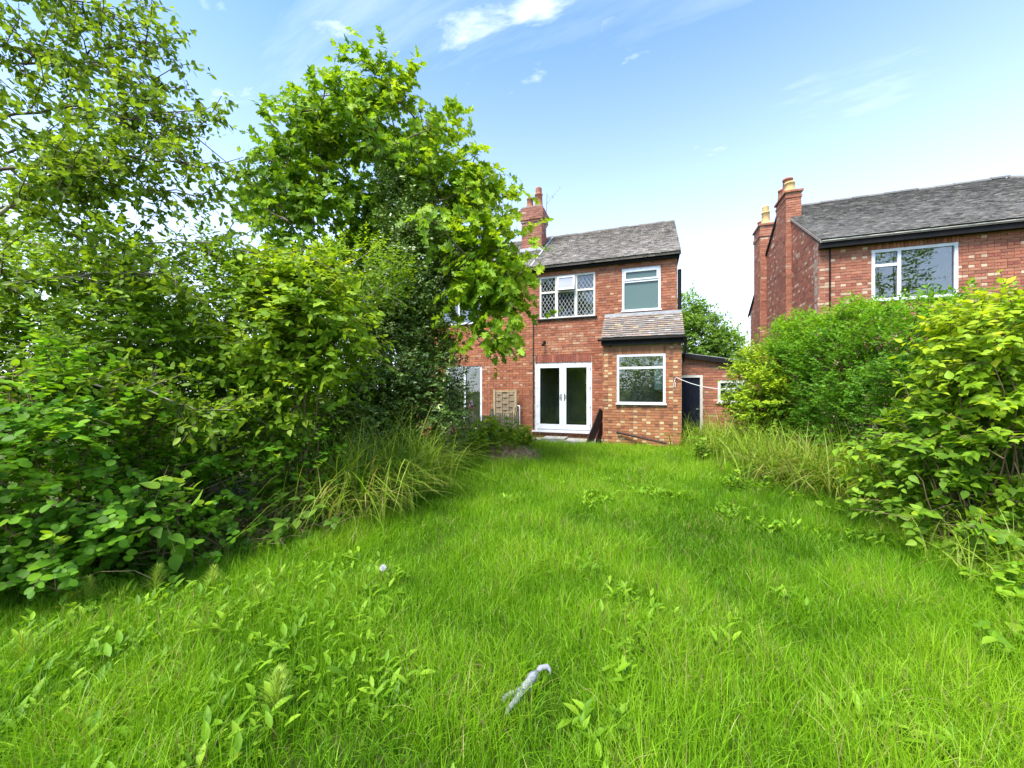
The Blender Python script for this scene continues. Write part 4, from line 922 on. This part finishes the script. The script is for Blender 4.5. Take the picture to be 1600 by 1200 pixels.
shrub('pale_shrub', 'pale lime shrub at the house end of the privet hedge', 'shrub', (2.35, 10.3, 0), [(np.array((2.35, 10.2, 1.45)), .5, 1.15, .6), (np.array((2.35, 9.4, 1.1)), .4, 1.0, .4)], 1200, 8, .26, .07, 'ovate', G_MOCK, stems=14, shell=.5, clump=6, cspread=.12, twig_every=8)
shrub('golden_shrub', 'golden yellow-leaved shrub at the right edge', 'shrub', (*at(1560, 610, 3.6)[:2], 0), [ell(1560, 530, 3.6, 70, 50, .45), ell(1640, 545, 3.4, 80, 80, .5), ell(1580, 610, 3.5, 70, 45, .4), ell(1505, 505, 3.8, 25, 22, .2), ell(1515, 590, 3.6, 35, 35, .25)], 560, 9, .30, .075, 'ovate', G_GOLD, stems=22, stem_r=.012, single=300, shell=.5, clump=6, cspread=.11, droop=.3, flat=1.1, twig_every=3)
shrub('leafy_shrub', 'green broad-leaved shrub below the golden one at the right edge', 'shrub', (*at(1500, 610, 3.6)[:2], 0), [ell(1480, 690, 3.75, 70, 60, .4), ell(1440, 740, 3.9, 50, 60, .35), ell(1500, 790, 3.5, 70, 60, .35), ell(1590, 700, 3.3, 70, 90, .4), ell(1440, 690, 3.9, 30, 30, .2)], 400, 8, .28, .085, 'ovate', [(.10, .21, .014), (.16, .30, .018), (.24, .40, .022), (.36, .48, .03)], stems=20, stem_r=.010, single=250, shell=.45, clump=5, cspread=.12, droop=.3, flat=1.2, twig_every=3)
shrub('dark_bush', 'dark bush in the shade behind the golden shrub', 'shrub', (*at(1640, 610, 4.2)[:2], 0), [ell(1640, 650, 4.3, 120, 130, .6), ell(1520, 680, 4.6, 60, 110, .5)], 900, 8, .3, .065, 'oval', backpal, stems=14, shell=.35, clump=6, cspread=.18, twig_every=8)
def nettle(label, px, s, h, n, size=.07, pal=G_WEED, group='tall weeds along the lawn edges'):
    b = np.array((*at(px, 610, s)[:2], 0)); t = thing('tall_weed', label, 'weed', b, group); lines = []; P = []; D = []
    for k in range(n):
        q = b + np.append(RNG.normal(0, .05 + .005 * n, 2), 0); e = q + np.array((RNG.normal(0, .08), RNG.normal(0, .08), h * RNG.uniform(.6, 1.1))); c = curve(q, e, wob=.08, n=5); lines.append((c, .005, .003))
        for w in np.linspace(.2, 1, 8):
            x = w * 4; j = min(int(x), 3); p = c[j] + (c[j + 1] - c[j]) * (x - j); az = RNG.uniform(0, 6.3)
            for m in range(3): P.append(p); D.append((math.cos(az + m * 2.1), math.sin(az + m * 2.1), RNG.normal(.2, .4)))
    P, D = np.array(P), np.array(D); m = len(P)
    leaves('foliage', 'ovate', P, D, np.array((0, 0, 1.)) + RNG.normal(0, .45, (m, 3)), size * RNG.uniform(.35, 1.2, m), colours(m, pal), t); branches('stems', lines, 'twig', t, 4)
nettle('pale leafy weed standing at the lawn edge before the sedges', 1162, 5.7, .45, 5); nettle('bushy weed beside the outhouse door', 1095, 8.4, .5, 14, .09); nettle('low broad weed at the right lawn edge', 1320, 4.7, .2, 5, .09); nettle('leafy weed at the right edge near the camera', 1565, 2.75, .3, 9, .09); nettle('weed patch at the lower right corner', 1600, 2.2, .25, 7, .08)
nettle('green weeds before the picket fence', 765, 9.5, .85, 60, .14, G_MOCK); nettle('green weeds spilling beside the clippings heap', 805, 10.3, .55, 40, .13, G_MOCK); nettle('tall weed clump at the foot of the holly', 730, 8.6, .6, 40, .12, G_MOCK); nettle('dark weeds by the door step', 828, 11.2, .35, 8, .07, G_HOLLY)

# --- heap of dry clippings
hp = thing('clippings_heap', 'low heap of dry brown garden clippings at the left lawn edge', 'heap', (*at(785, 610, 8.9)[:2], 0)); hb = np.array((*at(787, 610, 8.9)[:2], 0))
th = np.linspace(0, 2 * math.pi, 25)[:-1]; V = [hb + (0, 0, .22)]; 
for rr, zz in ((.3, .2), (.6, .13), (.9, .0)): V += [hb + (rr * 1.0 * math.cos(a) * RNG.uniform(.9, 1.1), rr * .9 * math.sin(a), zz * RNG.uniform(.8, 1.2)) for a in th]
tri = [(0, 1 + k, 1 + (k + 1) % 24) for k in range(24)]; qd = [(1 + r * 24 + k, 25 + r * 24 + k, 25 + r * 24 + (k + 1) % 24, 1 + r * 24 + (k + 1) % 24) for r in range(2) for k in range(24)]
MB().add(V, qd, tri).build('mound', plain('heap_soil', (.30, .17, .075), .95, .1, .4, 20, bump=.5), hp)
n = 700; m = MB(); rr = np.sqrt(RNG.random(n)) * .9; aa = RNG.uniform(0, 6.3, n)
bs = hb + np.c_[rr * np.cos(aa), rr * .9 * np.sin(aa), .22 * (1 - rr / .9)]; az = RNG.uniform(0, 6.3, n)
blades('dry_stalks', bs, RNG.uniform(.15, .45, n), np.c_[np.cos(az), np.sin(az), 0 * az] * .9, .014 * RNG.uniform(.5, 1.3, n), colours(n, [(.42, .23, .09), (.58, .38, .17), (.68, .50, .28)]), hp, 3, .75, 'straw')
for k in range(5):
    a = hb + np.append(RNG.normal(0, .3, 2), .18); MB().tube(curve(a, a + (RNG.normal(0, .4), RNG.normal(0, .2), .03), wob=.1), .008, 5).build('stick', 'stem_grey', hp)
# dry undergrowth below the left shrubs
n = 900; bs = np.concatenate([np.array((*at(x, 610, s)[:2], 0)) + np.c_[RNG.normal(0, .35, (300, 2)), np.zeros(300)] for x, s in ((430, 4.3), (500, 4.7), (360, 3.9))]); az = RNG.uniform(0, 6.3, n)
tag(blades('undergrowth', bs, RNG.uniform(.3, .8, n), np.c_[np.cos(az), np.sin(az), 0 * az] * .8, .010 * RNG.uniform(.5, 1.3, n), colours(n, [(.10, .07, .04), (.24, .17, .09), (.33, .25, .14)]), None, 4, .6, 'straw'), 'dry brown stalks tangled under the left shrubs', 'undergrowth', kind='stuff')

# --- trees beyond the end of the garden, behind the camera (mirrored in the window panes)
for k, (x, y, h, lb) in enumerate(((-5.5, -8.5, 4.2, 'tree at the end of the garden mirrored in the french doors'), (-.5, -10, 4.0, 'tree at the end of the garden mirrored in the kitchen window'), (4.5, -9, 4.6, 'tree at the end of the garden mirrored in the upper window'), (15.0, -8.5, 14, 'tall tree mirrored in the window of the right-hand house'))):
    shrub('garden_tree', lb, 'tree', (x, y, 0), [(np.array((x, y, h * .62)), 2.4, h * .5, 1.8), (np.array((x + 1, y, 1.2)), 2.2, 1.2, 1.2)], 900, 7, .6, .23, 'small', G_HAW, stems=12, stem_r=.07, stem_mat='bark', group='trees at the end of the garden', shell=.3, foliage_name='crown', twig_every=0)

# ------------------------------------------------------------------ the lawn
def left_edge(y): return np.interp(y, [-1, 1.4, 2.3, 3.4, 5, 8.5, 10.5, 12], [-5.4, -4.9, -4.2, -3.6, -3.6, -4.2, -3.7, -3.5])
def right_edge(y): return np.interp(y, [-1, 3.0, 4.7, 5.5, 6.3, 9.7, 12], [3.2, 2.75, 2.75, 2.7, 2.1, 1.7, 1.7])
def lawn_points(n, s0, s1):
    s = np.sqrt(RNG.uniform(s0 ** 2, s1 ** 2, n)); t = RNG.uniform(-1.75, 1.75, n); a = t * s
    x, y = -SY * s + CY * a, CY * s + SY * a
    k = (x > left_edge(y) - .25 * RNG.random(n)) & (x < right_edge(y) + .25 * RNG.random(n)) & (y < 11.72)
    k &= ~((x > EX0 - .02) & (x < EX1 + .02) & (y > EY - .03)) & ~((y > 10.95) & (x < EX0 - .0) & (x > -3.7) & (RNG.random(n) < .93)) & ~((y > OY - .6) | ((x > EX1) & (y > 12)))
    hd = (x - hb[0]) ** 2 + ((y - hb[1]) / .9) ** 2; k &= ~((hd < .8) & (RNG.random(n) < .92))
    return np.c_[x, y, 0 * x][k]
L_PAL = np.array([(.070, .18, .006), (.132, .30, .007), (.198, .395, .010), (.285, .475, .018)])
def grass(n, s0, s1, seg, w, hs):
    p = lawn_points(n, s0, s1); n = len(p); x, y = p[:, 0], p[:, 1]
    v1 = vnoise(x, y, .9, 1); v2 = vnoise(x, y, .32, 2); v3 = vnoise(x, y, 2.2, 3); v4 = vnoise(x, y, .11, 4)
    h = hs * (.42 + .85 * v1 + .75 * (v2 - .4) + .3 * v4) * RNG.uniform(.6, 1.25, n)
    edge = np.minimum(x - left_edge(y), right_edge(y) - x); h *= 1 + .7 * np.exp(-np.maximum(edge, 0) / .35)
    az = 2 * math.pi * vnoise(x, y, .5, 5) * 1.6 + RNG.normal(0, 2.2, n); m = RNG.uniform(.05, .95, n) ** 1.2
    lv = np.c_[np.cos(az) * m, np.sin(az) * m, 0 * az]
    tone = np.clip(-.12 + .75 * v3 + .55 * v1 * v2 * 1.6 + .12 * v4 + .10 * RNG.normal(0, 1, n), 0, 1)
    c = colours(n, L_PAL, .14, tone); dry = RNG.random(n) < .03 * (1 + 3 * (v2 > .68)); c[dry] = colours(dry.sum(), [(.28, .27, .07), (.42, .38, .14)])
    return p, h, lv, w * RNG.uniform(.6, 1.3, n), c
parts = []
def grass_obj(label, *a):
    p, h, lv, w, c = grass(*a); o = blades('grass', p, h, lv, w, c, None, a[3], .5); tag(o, label, 'grass', kind='stuff'); print('grass blades', len(p))
grass_obj('long bright green lawn grass close to the camera', 108000, 1.15, 3.2, 3, .0044, .16)
grass_obj('long bright green lawn grass in the middle of the garden', 190000, 3.2, 6.2, 2, .0064, .165)
grass_obj('long bright green lawn grass near the house', 330000, 6.2, 12.4, 2, .0092, .19)
# broad-leaved weeds among the grass
p = lawn_points(9000, 1.2, 6.5); x, y = p[:, 0], p[:, 1]; dn = vnoise(x, y, .55, 11) + .58 * np.exp(-((x + 2.6) ** 2 / 1.6 + (y - 1.3) ** 2 / .8)) + .2 * np.exp(-((x - 1.4) ** 2 + (y - 2.2) ** 2) / .4)
p = p[dn > .74]; per = 6; n = len(p); i = np.repeat(np.arange(n), per); az = RNG.uniform(0, 6.3, n * per)
P = p[i] + np.c_[RNG.normal(0, .03, (n * per, 2)), RNG.uniform(.03, .13, n * per)]; D = np.c_[np.cos(az) * .7, np.sin(az) * .7, RNG.uniform(.3, 1.4, n * per)]
o = leaves('weeds', 'dock', P, D, np.c_[-np.cos(az), -np.sin(az), np.full(n * per, .9)] + RNG.normal(0, .3, (n * per, 3)), .062 * RNG.uniform(.5, 1.5, n * per), colours(n * per, G_WEED, .15), None)
tag(o, 'broad-leaved docks and dandelion leaves scattered through the grass', 'weeds', kind='stuff')
def horsetail(label, px, py, h):
    s = CAM_H * F / (py - 610); b = np.array((*at(px, 610, s)[:2], 0)); t = thing('horsetail', label, 'horsetail', b, 'horsetails in the lawn')
    top = b + np.array((RNG.normal(0, .04), RNG.normal(0, .04), h)); branches('stem', [(curve(b, top, wob=.04, n=6), .004, .002)], 'twig', t, 5)
    bs, lv, hh = [], [], []
    for k in range(18):
        f_ = .15 + .82 * k / 18
        for j in range(9):
            a = j / 9 * 6.283 + k + RNG.normal(0, .2); bs.append(b + (top - b) * f_); lv.append((math.cos(a), math.sin(a), 0)); hh.append(h * .42 * (1.08 - f_) + .02)
    m = len(bs); blades('whorls', np.array(bs), np.array(hh) * 1.0, np.array(lv) * .8, np.full(m, .0032), colours(m, [(.30, .46, .04), (.42, .55, .08)]), t, 3, .12, face=np.arctan2(np.array(lv)[:, 1], np.array(lv)[:, 0]) + math.pi / 2)
for a in (('horsetail standing alone in the foreground grass', 430, 1130, .28), ('horsetail below the snowberry shrub', 240, 945, .30), ('horsetail at the left edge of the lawn', 140, 960, .28), ('horsetail rising before the pale-leaved saplings', 330, 935, .26), ('small horsetail at the middle left of the lawn', 410, 965, .22), ('horsetail close to the left lower corner', 45, 1060, .25)): horsetail(*a)
dc = thing('dandelion_clock', 'white dandelion seed head standing in the grass', 'flower', (*at(595, 610, 2.95)[:2], 0)); b = np.array((*at(595, 610, 2.95)[:2], 0))
MB().tube(curve(b, b + (.02, 0, .20), n=5), .0025, 5).build('stem', 'twig', dc)
v = rand_unit(260); nn = rand_unit(260); leaves('seed_head', 'narrow', b + np.array((.02, 0, .22)) + v * .008, v, nn, np.full(260, .019), np.full((260, 3), .8), dc, 'fluff')
# pale work glove dropped in the grass
gl = thing('work_glove', 'crumpled pale grey work glove lying in the grass', 'glove', (*at(815, 610, 1.88)[:2], .05)); c = np.array((*at(808, 610, 1.88)[:2], .0))
U_ = np.array((CY, SY, 0)); W_ = np.array((-SY, CY, 0)); Z_ = np.array((0, 0, 1.)); G_ = lambda u, w, z: c + U_ * u * 1.15 + W_ * w * 1.15 + Z_ * (z * .8 + .04)
gm = MB(); gm.tube([G_(-.062, -.028, .05), G_(-.056, -.024, .062), G_(-.03, -.008, .072), G_(-.008, .004, .07), G_(.02, .03, .06)], [.004, .011, .0135, .014, .018], 10)
gm.tube([G_(-.048, -.085, .045), G_(-.040, -.076, .058), G_(-.018, -.05, .068), G_(.0, -.026, .068), G_(.022, .02, .06)], [.004, .012, .0145, .015, .018], 10)
gm.tube([G_(.012, .012, .055), G_(.03, .035, .064), G_(.05, .065, .066), G_(.07, .09, .074), G_(.09, .12, .07)], [.014, .022, .017, .026, .016], 12)
gm.tube([G_(.05, .04, .03), G_(.058, .06, .06), G_(.062, .09, .082)], [.004, .012, .006], 8)
gm.build('palm', 'cloth', gl, True, jitter=.0022)
MB().tube([G_(.082, .115, .065), G_(.11, .14, .078), G_(.14, .145, .084), G_(.155, .135, .07), G_(.158, .128, .045)], [.012, .015, .013, .011, .006], 10).build('cuff', 'cloth', gl, True, jitter=.0022)
print('TRIS', sum(len(m.loops) - 2 * len(m.polygons) for m in bpy.data.meshes))
